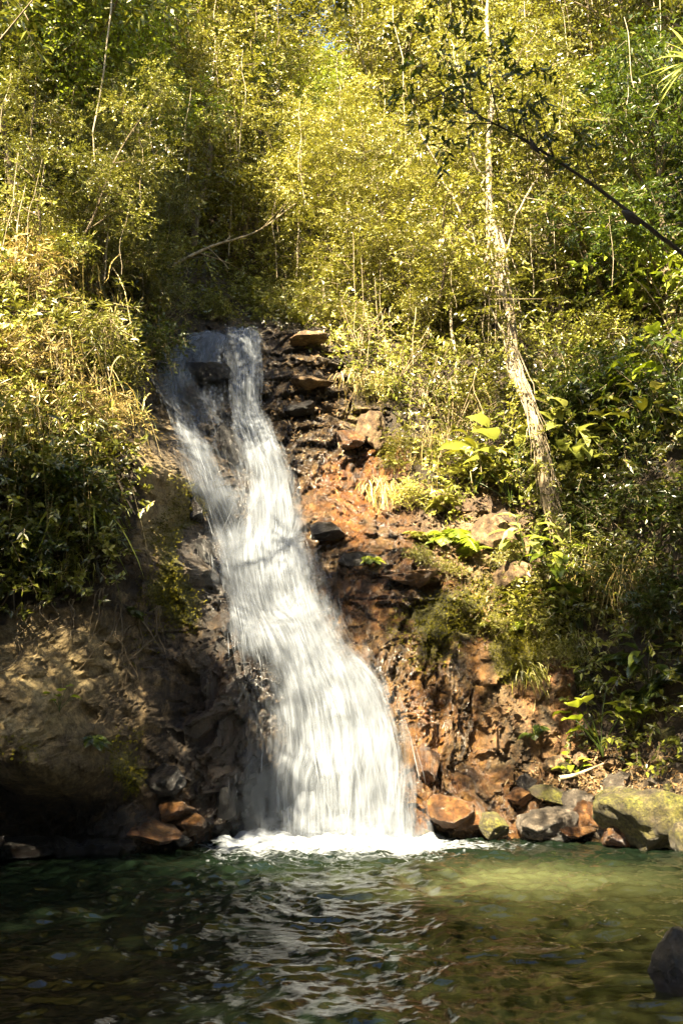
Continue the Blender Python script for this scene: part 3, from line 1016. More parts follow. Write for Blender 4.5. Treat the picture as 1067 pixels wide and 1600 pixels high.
tree_kind("slender", 1, 11, 0.085, 0.22, 2.0, 26, 24, leaf=(0.125, 0.058), sprayL=0.42, nl=8, rcl=0.45, bark=PALEBARK, leafm=YELLOW)
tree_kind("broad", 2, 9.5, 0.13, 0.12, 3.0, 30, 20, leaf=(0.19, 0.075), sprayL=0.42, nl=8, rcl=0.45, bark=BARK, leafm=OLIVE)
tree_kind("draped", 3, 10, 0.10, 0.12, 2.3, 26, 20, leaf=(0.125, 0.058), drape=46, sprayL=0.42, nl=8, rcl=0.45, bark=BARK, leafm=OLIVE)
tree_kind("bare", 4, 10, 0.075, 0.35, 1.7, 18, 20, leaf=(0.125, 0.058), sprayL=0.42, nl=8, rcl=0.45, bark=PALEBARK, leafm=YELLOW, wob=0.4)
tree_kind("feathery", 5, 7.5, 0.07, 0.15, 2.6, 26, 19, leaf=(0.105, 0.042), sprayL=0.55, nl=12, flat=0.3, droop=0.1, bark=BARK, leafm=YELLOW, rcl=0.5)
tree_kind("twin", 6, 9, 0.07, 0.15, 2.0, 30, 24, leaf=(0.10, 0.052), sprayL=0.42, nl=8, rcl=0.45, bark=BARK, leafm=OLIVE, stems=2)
used = {}


def place(key, name, loc, rz, sc, label, cat, group=None, mat=None, tilt=(0, 0), part="crown"):
    if key not in used:
        used[key] = make_root(name, PROTO[key])
        o = used[key]
    else:
        o = copy_tree(used[key])
        for ch in o.children:
            for sl in ch.material_slots:
                sl.link = 'DATA'
    put(o, loc, rz, sc, tilt)
    tag(o, label, cat, group)
    if mat is not None:
        swap_leaf(o, mat, part)
    return o


DESC = {"slender": "slender pale-trunked tree", "broad": "broad dense tree", "draped": "tree draped in climbers",
        "bare": "thin sparse pale tree", "feathery": "feathery-leaved tree", "twin": "twin-stemmed tree"}
ORD = ["leftmost", "second", "third", "fourth", "fifth", "sixth", "seventh", "eighth", "ninth", "tenth", "eleventh", "twelfth", "thirteenth", "fourteenth", "fifteenth"]
ROWS = [
    ("along the crest", "trees along the crest",
     [(-60, 190, "draped", 1.2, OLIVE), (40, 205, "slender", 1.25, BRIGHT), (130, 200, "broad", 1.15, OLIVE), (225, 215, "draped", 1.1, YELLOW), (320, 215, "slender", 1.25, YELLOW), (400, 235, "broad", .9, OLIVE),
      (610, 225, "broad", 1.0, YELLOW), (670, 205, "slender", 1.3, YELLOW), (755, 190, "draped", 1.3, YELLOW), (845, 180, "bare", 1.5, BRIGHT), (925, 185, "broad", 1.4, OLIVE), (1010, 180, "slender", 1.4, YELLOW), (1110, 185, "draped", 1.3, OLIVE)]),
    ("halfway up the wooded slope", "trees halfway up the slope",
     [(-70, 330, "broad", 0.9, OLIVE), (30, 345, "twin", 0.95, BRIGHT), (120, 350, "draped", 0.7, BRIGHT), (215, 365, "feathery", 0.62, YELLOW), (300, 390, "draped", 0.8, YELLOW), (375, 400, "twin", 0.75, YELLOW), (452, 385, "feathery", 0.68, BRIGHT),
      (575, 375, "bare", 1.0, YELLOW), (655, 350, "draped", 1.05, YELLOW), (735, 350, "slender", 1.0, YELLOW), (850, 345, "bare", 1.05, YELLOW), (930, 330, "draped", 1.0, YELLOW), (1020, 340, "twin", 1.0, OLIVE), (1100, 350, "broad", 0.95, OLIVE)]),
    ("just above the rocks", "trees just above the rocks",
     [(60, 470, "twin", 0.42, OLIVE), (150, 480, "feathery", 0.45, OLIVE), (225, 500, "draped", 0.3, OLIVE), (505, 470, "feathery", 0.62, YELLOW), (585, 520, "feathery", 0.62, YELLOW), (660, 560, "twin", 0.5, YELLOW),
      (715, 600, "bare", 0.5, YELLOW), (880, 520, "feathery", 0.7, OLIVE), (960, 500, "twin", 0.65, OLIVE), (1050, 520, "broad", 0.6, GREEN)]),
]
rng = np.random.default_rng(5)
for phrase, group, lst in ROWS:
    cnt = {}
    tot = {}
    for t_ in lst:
        tot[t_[2]] = tot.get(t_[2], 0) + 1
    for (px, py, kind, sc, mat) in lst:
        k = cnt.get(kind, 0)
        cnt[kind] = k + 1
        w = "" if tot[kind] == 1 else (", the leftmost such" if k == 0 else ", %s such from the left" % ORD[k])
        place(kind, "tree", hit(px, py), rng.uniform(0, 6.28), sc * rng.uniform(0.93, 1.07), DESC[kind] + " " + phrase + w, "tree", group, mat, (rng.normal(0, .05), rng.normal(0, .05)))

# the pale leaning tree on the right bank
rng = np.random.default_rng(42)
root = hit(886, 885)
tr = empty("leaning_tree", root)
tag(tr, "tall pale-barked tree leaning left over the right bank, with shaggy climbers on its trunk", "tree")
bp_ = [root + [0, 0, -0.3]] + [P(px, py, Y) for px, py, Y in [(878, 850, root[1] - .05), (856, 770, 14.6), (834, 670, 14.7), (808, 580, 14.8), (791, 480, 15.0), (782, 395, 15.2), (768, 320, 15.4), (762, 230, 15.7), (772, 130, 16.0), (765, 20, 16.3), (770, -120, 16.8)]]
tgl = Geo()
mainp = curve(np.array(bp_) - root, 70)
mainp[3:, 0] += 0.07 * vnoise(np.arange(67) * .22, np.zeros(67), seed=12)
tube(tgl, mainp, np.interp(np.linspace(0, 1, 70), [0, .1, .45, .6, 1], [0.14, 0.088, 0.08, 0.06, 0.022]), 9, rough=0.10, rng=rng)
limbs = [([(791, 480, 15.0), (765, 420, 14.9), (738, 375, 14.9), (705, 300, 15), (668, 215, 15.2), (640, 150, 15.4)], 0.05), ([(785, 420, 15.1), (812, 330, 15.0), (850, 240, 15), (880, 150, 15.2)], 0.04),
         ([(808, 580, 14.8), (775, 500, 14.6), (748, 430, 14.5), (725, 385, 14.5)], 0.03), ([(768, 320, 15.4), (735, 230, 15.3), (720, 130, 15.4), (700, 40, 15.6)], 0.035), ([(764, 200, 15.7), (800, 110, 15.8), (850, 30, 16)], 0.03)]
ends = []
for pts, r_ in limbs:
    r_ *= .62
    c = curve(np.array([P(*q) for q in pts]) - root, 18)
    c[1:] += rng.normal(0, .035, (17, 3))
    tube(tgl, c, r_ * np.linspace(1, 0.25, 18), 6, rough=0.06, rng=rng)
    ends += [c[9], c[13], c[17]]
    for s in range(5):
        o = c[rng.integers(6, 17)]
        e = o + rng.normal(0, 0.45, 3) + [0, 0, 0.15]
        tube(tgl, np.stack([o, (o + e) / 2, e]), [r_ * .3, r_ * .2, r_ * .08], 4)
        ends.append(e)
link("trunk", tgl.mesh("trunk", LEANBARK, True), tr)
cg = Geo()
ends = np.array(ends + [mainp[k] for k in (52, 56, 60, 64, 68)])
clump_sprays(cg, ends, np.full(len(ends), 0.6), 20, rng, 0.34, 9, 0.085, 0.04)
fr = np.array([P(x_, y_, 14.55) for x_, y_ in [(800, 490), (770, 500), (765, 455), (745, 390), (755, 290), (780, 250), (735, 330), (700, 270), (690, 330), (720, 440), (845, 700), (860, 720), (830, 735), (775, 210), (760, 160), (790, 110), (842, 690), (870, 745), (845, 760), (810, 600), (835, 640), (880, 830), (778, 300)]]) - root
clump_sprays(cg, fr + rng.normal(0, .12, fr.shape), np.full(len(fr), 0.42), 11, rng, 0.3, 8, 0.08, 0.038)
link("crown", cg.mesh("crown", [YELLOW, TWIG]), tr)
vg = Geo()
for i in range(110):                                   # shaggy hanging roots and climbers round the trunk
    k = rng.integers(10, 46)
    o = mainp[k] + norm(np.array([rng.normal(), -abs(rng.normal()) - .2, 0])) * 0.13
    ln = rng.uniform(0.25, 1.1)
    j = np.linspace(0, 1, 6)[:, None]
    dn = norm(mainp[max(0, k - 6)] - mainp[k])
    q = o + (dn * 0.75 + np.array([rng.normal(0, .1), -.1, -.35])) * ln * j + rng.normal(0, 0.02, (6, 3)) * j
    tube(vg, q, 0.013 * (1 - 0.7 * j[:, 0]), 4, a=rng.random())
clc = mainp[rng.integers(8, 50, 40)] + rng.normal(0, 0.12, (40, 3))
clump_sprays(vg, clc, np.full(40, 0.2), 3, rng, 0.2, 6, 0.07, 0.035, m=1, twig=False)
link("climber", vg.mesh("climber", [LEANBARK, YELLOW]), tr)


# ------------------------------------------------------------------ shrubs, ferns, broad-leaved plants, hanging grass
def shrub_proto(seed, r, h, n, per, leaf, sprayL, nl, leafm, flat=0.8, droop=0.25, bark=TWIG):
    rng = np.random.default_rng(seed)
    tg, cg = Geo(), Geo()
    ends = []
    for i in range(n):
        az = rng.uniform(0, 6.28)
        rr = r * math.sqrt(rng.random())
        e = np.array([math.cos(az) * rr, math.sin(az) * rr, h * rng.uniform(0.3, 1.0) * (1 - 0.4 * (rr / r) ** 2)])
        q = np.linspace(0, 1, 5)[:, None]
        c = e * q * np.array([1, 1, 0]) + np.array([0, 0, 1]) * e[2] * q ** 0.7 + rng.normal(0, 0.03, (5, 3)) * q
        tube(tg, c + [0, 0, -0.05], 0.012 * (1 - 0.6 * q[:, 0]), 4)
        ends += [c[3], c[4]]
    C = np.array(ends)
    clump_sprays(cg, C, np.full(len(C), 0.3 * r + 0.1), per, rng, sprayL, nl, leaf[0], leaf[1], flat=flat, droop=droop)
    return (("stem", tg.mesh("stem", bark, True)), ("foliage", cg.mesh("foliage", [leafm, TWIG])))


PROTO["bush"] = shrub_proto(101, 0.8, 1.2, 26, 9, (0.075, 0.036), 0.26, 8, OLIVE)
PROTO["bigleaf_bush"] = shrub_proto(102, 0.85, 1.4, 24, 6, (0.15, 0.055), 0.32, 7, GREEN)
PROTO["arching"] = shrub_proto(103, 0.9, 0.9, 24, 7, (0.13, 0.022), 0.40, 9, OLIVE, 0.7, 0.55)
PROTO["twiggy"] = shrub_proto(104, 0.9, 1.6, 30, 2, (0.06, 0.03), 0.3, 6, YELLOW)


def big_leaf(geo, base, d, up, L, W, droop, rng, m=0, heart=False, a=None):
    n = 8
    s = np.linspace(0, 1, n)
    d = norm(d)
    sd = norm(np.cross(d, up))
    nn = np.cross(sd, d)
    prof = (np.sin(np.pi * np.clip(s, 0, 1) ** (0.55 if heart else 0.8)) ** 0.8) * 0.5 * W
    prof[0], prof[-1] = 0.006, 0.003
    ctr = base + d * (L * s)[:, None] - np.array([0, 0, 1]) * (droop * L * s ** 2)[:, None]
    wv = 0.04 * W * np.sin(s * 14 + rng.uniform(0, 6))
    lft = ctr + sd * prof[:, None] + nn * (prof * 0.35 + wv)[:, None]
    rgt = ctr - sd * prof[:, None] + nn * (prof * 0.35 - wv)[:, None]
    V = np.stack([lft, ctr, rgt], 1)
    geo.add(V, grid_faces(n, 3), rng.random() if a is None else a, m)


def broad_proto(seed, n, h, L, W, leafm, heart=False, droop=0.4):
    rng = np.random.default_rng(seed)
    sg, lg = Geo(), Geo()
    for i in range(n):
        az = i * 2.4 + rng.normal(0, .3)
        hh = h * (0.35 + 0.65 * rng.random())
        out = h * rng.uniform(0.15, 0.5)
        e = np.array([math.cos(az) * out, math.sin(az) * out, hh])
        q = np.linspace(0, 1, 5)[:, None]
        tube(sg, e * np.array([1, 1, 0]) * q ** 1.6 + np.array([0, 0, hh]) * q + [0, 0, -.04], 0.005, 5)
        el = rng.uniform(-0.1, 0.7)
        big_leaf(lg, e, np.array([math.cos(az), math.sin(az), el]), np.array([0, 0, 1.0]), L * rng.uniform(.7, 1.2), W * rng.uniform(.8, 1.15), droop, rng, heart=heart)
    return (("stem", sg.mesh("stem", GREEN, True)), ("foliage", lg.mesh("foliage", leafm, True)))


PROTO["broadleaf"] = broad_proto(201, 24, 0.9, 0.38, 0.17, PALE)
PROTO["heartleaf"] = broad_proto(202, 11, 0.62, 0.26, 0.19, BRIGHT, True, 0.3)


def fern_proto(seed, n, L, leafm):
    rng = np.random.default_rng(seed)
    fg = Geo()
    for i in range(n):
        az = i * 2.4 + rng.normal(0, .2)
        el = rng.uniform(0.5, 1.2)
        d = np.array([math.cos(az) * math.cos(el), math.sin(az) * math.cos(el), math.sin(el)])
        k = 26
        s = np.linspace(0, 1, k)
        ln = L * rng.uniform(0.7, 1.15)
        c = d * (ln * s)[:, None] - np.array([0, 0, 1]) * (0.75 * ln * s ** 2.2)[:, None]
        tube(fg, c, 0.005 * (1 - .7 * s), 4, a=0.9)
        t = norm(np.gradient(c, axis=0))
        sd = norm(np.cross(t, np.array([0, 0, 1.0])))
        nn = np.cross(sd, t)
        for sg in (1, -1):
            pl = 0.30 * ln * np.sin(np.pi * np.clip(s * 0.9 + 0.12, 0, 1)) ** 0.8
            ld = norm(sd * sg + t * 0.35 - np.array([0, 0, .2]) + rng.normal(0, .06, (k, 3)))
            w = t * 0.021 * ln / 0.7
            V = np.stack([c, c + ld * pl[:, None] * .4 + w, c + ld * pl[:, None] - nn * pl[:, None] * .12, c + ld * pl[:, None] * .4 - w], 1)[3:]
            fg.add(V.reshape(-1, 3), np.arange(V.shape[0] * 4).reshape(-1, 4), rng.random() * .6 + .2 * rng.random(V.shape[0]))
    return fg.mesh("fern", leafm)


FERN = [fern_proto(301, 11, 0.7, BRIGHT), fern_proto(302, 8, 0.6, BRIGHT)]


def grass_proto(seed, n, L, leafm, hang=1.0, rad=0.3, wd=0.007, stiff=0.5):
    rng = np.random.default_rng(seed)
    g = Geo()
    for i in range(n):
        b = np.array([rng.normal(0, rad), rng.normal(0, rad * .5), rng.normal(0, rad * 0.5)])
        d = norm(np.array([rng.normal(0, .6), -abs(rng.normal(0.4, .5)), rng.uniform(-.2, 1.0)]))
        ln = L * rng.uniform(0.4, 1.2)
        s = np.linspace(0, 1, 7)[:, None]
        c = b + d * ln * stiff * s + np.array([0, 0, -1]) * hang * ln * s ** 1.8 + rng.normal(0, .015, (7, 3)) * s
        t = norm(np.gradient(c, axis=0))
        sd = norm(np.cross(t, rng.normal(0, 1, 3)))
        w = wd * rng.uniform(.6, 1.4) * np.sin(np.pi * np.clip(s * .85 + .13, 0, 1))
        V = np.stack([c - sd * w, c + sd * w], 1)
        g.add(V, grid_faces(7, 2), rng.random())
    return g.mesh("grass_clump", leafm)


GRASS = [grass_proto(401, 220, 0.9, DRYG), grass_proto(402, 200, 1.2, DRYG, 1.1, .35), grass_proto(403, 150, 0.7, OLIVE, .9, .25, .010), grass_proto(404, 90, 0.7, BRIGHT, .8, .12, .009, .8)]
_gs = {}


def single(me, name, loc, rz, sc, label, cat, group=None, mat=None, tilt=(0, 0)):
    o = link(name, me)
    put(o, loc, rz, sc, tilt)
    tag(o, label, cat, group)
    if mat is not None:
        o.material_slots[0].link = 'OBJECT'
        o.material_slots[0].material = mat
    return o


# shrubs: px, py of the foot, kind, scale, leaf material, label
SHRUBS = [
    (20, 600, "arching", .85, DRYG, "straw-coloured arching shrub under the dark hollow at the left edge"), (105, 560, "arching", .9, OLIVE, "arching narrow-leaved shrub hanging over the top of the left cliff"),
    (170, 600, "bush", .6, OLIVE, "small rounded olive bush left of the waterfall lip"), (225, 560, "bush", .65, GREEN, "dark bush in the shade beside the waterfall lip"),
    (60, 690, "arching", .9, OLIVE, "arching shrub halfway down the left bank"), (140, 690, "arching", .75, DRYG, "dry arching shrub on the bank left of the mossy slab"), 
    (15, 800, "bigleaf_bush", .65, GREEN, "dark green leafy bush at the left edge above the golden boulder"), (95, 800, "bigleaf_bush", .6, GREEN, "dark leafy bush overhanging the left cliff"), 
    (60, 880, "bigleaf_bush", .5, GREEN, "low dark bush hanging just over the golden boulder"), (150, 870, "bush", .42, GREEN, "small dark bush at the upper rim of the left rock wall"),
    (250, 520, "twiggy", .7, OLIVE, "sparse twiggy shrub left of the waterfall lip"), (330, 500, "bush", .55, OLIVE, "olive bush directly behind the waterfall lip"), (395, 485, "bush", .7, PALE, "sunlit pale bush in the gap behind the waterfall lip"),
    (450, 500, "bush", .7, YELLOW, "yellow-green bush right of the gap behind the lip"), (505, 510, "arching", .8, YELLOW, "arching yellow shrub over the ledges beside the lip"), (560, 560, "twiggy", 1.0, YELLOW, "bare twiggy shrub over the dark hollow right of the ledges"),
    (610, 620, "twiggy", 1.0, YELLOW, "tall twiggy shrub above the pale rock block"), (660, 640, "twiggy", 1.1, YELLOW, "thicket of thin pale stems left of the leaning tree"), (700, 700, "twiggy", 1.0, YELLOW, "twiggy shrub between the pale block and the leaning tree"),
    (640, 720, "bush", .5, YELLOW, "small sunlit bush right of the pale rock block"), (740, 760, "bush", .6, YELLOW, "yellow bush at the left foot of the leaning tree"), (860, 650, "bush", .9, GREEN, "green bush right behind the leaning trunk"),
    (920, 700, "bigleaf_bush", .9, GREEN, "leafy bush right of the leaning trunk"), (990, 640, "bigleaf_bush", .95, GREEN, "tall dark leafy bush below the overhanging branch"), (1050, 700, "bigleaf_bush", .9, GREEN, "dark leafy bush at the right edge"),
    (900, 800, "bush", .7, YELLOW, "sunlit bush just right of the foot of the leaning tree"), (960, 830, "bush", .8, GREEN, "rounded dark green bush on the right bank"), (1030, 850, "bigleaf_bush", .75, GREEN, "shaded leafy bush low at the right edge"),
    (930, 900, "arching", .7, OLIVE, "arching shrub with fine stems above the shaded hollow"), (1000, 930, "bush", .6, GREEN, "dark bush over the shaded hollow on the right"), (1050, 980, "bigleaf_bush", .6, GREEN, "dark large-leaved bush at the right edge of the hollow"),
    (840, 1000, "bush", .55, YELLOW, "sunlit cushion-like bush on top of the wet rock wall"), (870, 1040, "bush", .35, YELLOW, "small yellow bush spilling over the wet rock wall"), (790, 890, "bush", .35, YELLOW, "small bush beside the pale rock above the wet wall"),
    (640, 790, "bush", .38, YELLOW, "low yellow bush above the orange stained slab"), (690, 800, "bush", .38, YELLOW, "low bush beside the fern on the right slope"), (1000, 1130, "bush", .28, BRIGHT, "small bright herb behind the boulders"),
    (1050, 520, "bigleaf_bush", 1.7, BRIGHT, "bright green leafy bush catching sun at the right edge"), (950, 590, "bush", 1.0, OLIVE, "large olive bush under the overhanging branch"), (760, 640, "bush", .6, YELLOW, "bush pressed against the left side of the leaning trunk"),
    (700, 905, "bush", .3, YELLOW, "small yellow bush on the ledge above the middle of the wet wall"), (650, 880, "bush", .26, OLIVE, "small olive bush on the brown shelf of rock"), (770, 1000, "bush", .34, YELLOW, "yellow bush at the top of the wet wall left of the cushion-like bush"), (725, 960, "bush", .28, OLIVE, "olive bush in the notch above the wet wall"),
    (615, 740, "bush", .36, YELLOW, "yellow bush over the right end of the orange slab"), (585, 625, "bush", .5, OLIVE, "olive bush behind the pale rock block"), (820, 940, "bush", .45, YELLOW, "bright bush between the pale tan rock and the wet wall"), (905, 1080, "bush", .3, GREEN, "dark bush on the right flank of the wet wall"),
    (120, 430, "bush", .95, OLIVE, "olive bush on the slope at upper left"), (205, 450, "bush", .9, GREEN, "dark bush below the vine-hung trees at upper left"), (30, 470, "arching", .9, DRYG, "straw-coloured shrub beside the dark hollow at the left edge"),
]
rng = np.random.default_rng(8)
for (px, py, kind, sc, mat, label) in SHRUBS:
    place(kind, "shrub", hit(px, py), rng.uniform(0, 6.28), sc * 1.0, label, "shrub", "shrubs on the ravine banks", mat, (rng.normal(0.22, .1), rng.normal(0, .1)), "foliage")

BROADS = [
    (795, 790, "broadleaf", 1.05, PALE, "tall broad-leaved plant with pale sunlit leaves left of the leaning trunk"), (855, 760, "broadleaf", .95, PALE, "pale broad-leaved plant in front of the leaning trunk"), (905, 790, "broadleaf", .85, PALE, "pale broad-leaved plant right of the leaning trunk"),
    (740, 770, "broadleaf", .7, YELLOW, "small broad-leaved plant above the fern"), (820, 890, "broadleaf", .6, PALE, "low broad-leaved plant under the leaning tree's foot"), (860, 925, "broadleaf", .6, BRIGHT, "low bright broad-leaved plant at the rim of the wet rock wall"),
    (905, 985, "broadleaf", .55, GREEN, "dark broad-leaved plant over the shaded hollow"), (815, 975, "broadleaf", .4, YELLOW, "small broad-leaved rosette on the wet wall's upper edge"), (1010, 1080, "broadleaf", .55, GREEN, "shaded broad-leaved plant above the boulder pile"),
    (935, 1175, "heartleaf", 1.0, BRIGHT, "heart-leaved plant standing bright against the dark hollow"), (985, 1150, "heartleaf", .6, BRIGHT, "smaller heart-leaved plant beside the taller one"), (895, 1215, "heartleaf", .35, BRIGHT, "tiny round-leaved herb among the boulders"),
    (880, 690, "broadleaf", .8, OLIVE, "broad-leaved plant behind the leaning trunk"), (1060, 640, "broadleaf", 1.0, BRIGHT, "large bright leaves poking in at the right edge"), (990, 740, "broadleaf", .9, OLIVE, "broad-leaved plant among the dark bushes on the right"),
    (100, 1110, "heartleaf", .3, BRIGHT, "tiny bright fern-like sprig on the golden boulder"),
]
rng = np.random.default_rng(18)
for (px, py, kind, sc, mat, label) in BROADS:
    place(kind, "broad_leaved_plant", hit(px, py) + [0, -.16, 0], rng.uniform(0, 6.28), sc * 1.5, label, "plant", "broad-leaved plants", mat, (rng.normal(0.25, .08), rng.normal(0, .1)), "foliage")

FERNS = [
    (700, 850, .85, BRIGHT, "large bright fern spreading over the right slope"), (735, 870, .6, BRIGHT, "fern beside the large bright fern"), (655, 845, .45, YELLOW, "small yellow fern on the wet ledge"), (835, 1150, .42, GREEN, "fern growing out of the wet rock wall"),
    (815, 985, .5, BRIGHT, "fern on the mossy lip of the wet wall"), (760, 985, .4, YELLOW, "small fern at the top of the wet wall"), (1010, 1090, .75, GREEN, "dark fern with spread fronds in the hollow"), (1045, 1070, .7, GREEN, "dark fern at the right edge of the hollow"),
    (970, 1040, .6, GREEN, "dark fern hanging above the heart-leaved plant"), (930, 960, .6, OLIVE, "fern at the top of the shaded hollow"), (580, 880, .35, BRIGHT, "tiny fern on the dark ledge right of the falls"), (210, 965, .35, GREEN, "small fern on the left rock wall"),
    (150, 1160, .3, GREEN, "tiny shaded fern beside the mossy knob"), (890, 930, .55, YELLOW, "sunlit fern at the foot of the leaning tree"), (690, 790, .45, YELLOW, "sunlit fern higher up the right slope"), (960, 880, .6, OLIVE, "fern below the rounded dark green bush"),
]
for i, (px, py, sc, mat, label) in enumerate(FERNS):
    single(FERN[i % 2], "fern", hit(px, py) + [0, -.08, 0], rng.uniform(0, 6.28), sc * 1.4, label, "fern", "ferns", mat, (rng.normal(0.3, .1), rng.normal(0, .1)))

GR = [
    (60, 420, 1, 1.3, DRYG, "long straw-coloured grass hanging beside the dark hollow"), (110, 440, 1, 1.1, DRYG, "straw-coloured grass right of the dark hollow"), (30, 380, 0, 1.3, DRYG, "topmost straw-coloured grass at the left edge"), (150, 520, 0, 1.0, DRYG, "dry grass hanging below the olive bush on the upper left slope"),
    (60, 560, 1, 1.0, DRYG, "dry grass curtain over the brow of the left bank"), (120, 610, 1, .9, DRYG, "dry grass curtain under the arching shrub"), (20, 640, 0, 1.0, DRYG, "dry grass below the straw-coloured shrub at the left edge"), (180, 640, 0, .8, OLIVE, "olive grass hanging left of the waterfall's upper step"),
    (90, 720, 1, .8, DRYG, "dry grass hanging in the middle of the left bank"), (125, 800, 3, 1.2, BRIGHT, "bright green grass tuft in the dark left bank"), 
    (40, 880, 0, .5, GREEN, "shaded grass fringe above the golden boulder"), (110, 890, 2, .6, OLIVE, "brown grass fringe over the rock wall"), (-20, 700, 1, .9, DRYG, "dry grass cut by the left edge of the photo"),
    (600, 770, 0, .7, DRYG, "dry roots and grass hanging over the orange slab"), (560, 600, 0, .8, DRYG, "dry grass hanging in the dark hollow right of the ledges"), (870, 960, 2, .8, YELLOW, "yellow grass fringe at the rim of the wet wall"),
    (940, 900, 1, .6, DRYG, "dry stems hanging over the shaded hollow"), (1010, 900, 1, .7, DRYG, "long dry stems hanging at the right of the hollow"), (900, 1010, 0, .6, OLIVE, "grass hanging over the dark side of the wet wall"), (830, 1060, 2, .6, YELLOW, "yellow grass trailing down the wet wall"),
    (720, 640, 1, .9, DRYG, "dry vines and grass hanging left of the leaning trunk"), (670, 700, 1, .8, DRYG, "dry grass hanging over the reddish bank"),
]
for (px, py, k, sc, mat, label) in GR:
    single(GRASS[k], "grass_clump", hit(px, py) + [0, -.05, .1], rng.normal(0, .35), sc, label, "grass", "hanging grass clumps", mat)


# ------------------------------------------------------------------ boulders and rocks
_bm = bmesh.new()
bmesh.ops.create_icosphere(_bm, subdivisions=5, radius=1.0)
ICO_V = np.array([v.co[:] for v in _bm.verts])
ICO_F = np.array([[v.index for v in f.verts] for f in _bm.faces])
_bm.free()
RM = {
    "grey": rock_mat("grey_boulder", False, (0.30, 0.25, 0.19), (0.17, 0.14, 0.105), (0.06, 0.048, 0.036), 0.0, 0.0, 0.45),
    "orange": rock_mat("rusty_boulder", False, (0.27, 0.16, 0.075), (0.13, 0.07, 0.032), (0.04, 0.023, 0.013), 0.45, 0.12, 0.7),
    "mossy": rock_mat("mossy_boulder", False, (0.25, 0.2, 0.1), (0.12, 0.09, 0.045), (0.04, 0.03, 0.016), 0.0, 0.55, 0.1),
    "dark": rock_mat("dark_wet_rock", False, (0.026, 0.019, 0.014), (0.013, 0.010, 0.008), (0.005, 0.004, 0.0035), 0.0, 0.0, 0.7),
    "tan": rock_mat("tan_rock", False, (0.36, 0.27, 0.14), (0.2, 0.14, 0.07), (0.07, 0.045, 0.022), 0.15, 0.25, 0.0),
}


def boulder(px, py, w, h, kind, label, seed, Y=None, d=None, cuts=14, rot=0.0, sink=0.25):
    """w, h in metres; (px, py) is the middle of the rock as seen"""
    rng = np.random.default_rng(seed)
    c = hit(px, py) if Y is None else P(px, py, Y)
    d = d or w * 0.8
    V = ICO_V.copy()
    for i in range(cuts):
        n = norm(rng.normal(0, 1, 3) * np.array([1, 1, .9]))
        k = rng.uniform(0.42, 0.8)
        s = V @ n - k
        V = V - n * (np.clip(s, 0, None) * 0.93)[:, None]
    V = V / np.abs(V).max(0)
    V = V + norm(V) * (0.10 * fbm(V[:, 0] * 2.4 + seed, V[:, 1] * 2, V[:, 2] * 2, seed=seed, oct=5))[:, None]
    V = V * np.array([w, d, h]) * 0.5
    ca, sa = math.cos(rot), math.sin(rot)
    V = np.stack([V[:, 0] * ca - V[:, 2] * sa, V[:, 1], V[:, 0] * sa + V[:, 2] * ca], -1)
    loc = c + np.array([0, d * (0.5 - sink) if Y is None else 0, 0]) - (np.array([0, d * .35, 0]) if Y is None else 0)
    me = mesh_np("boulder", V, [ICO_F], RM[kind], smooth=True)
    o = link("boulder", me, None, loc)
    tag(o, label, "rock", "boulders round the pool")
    return o


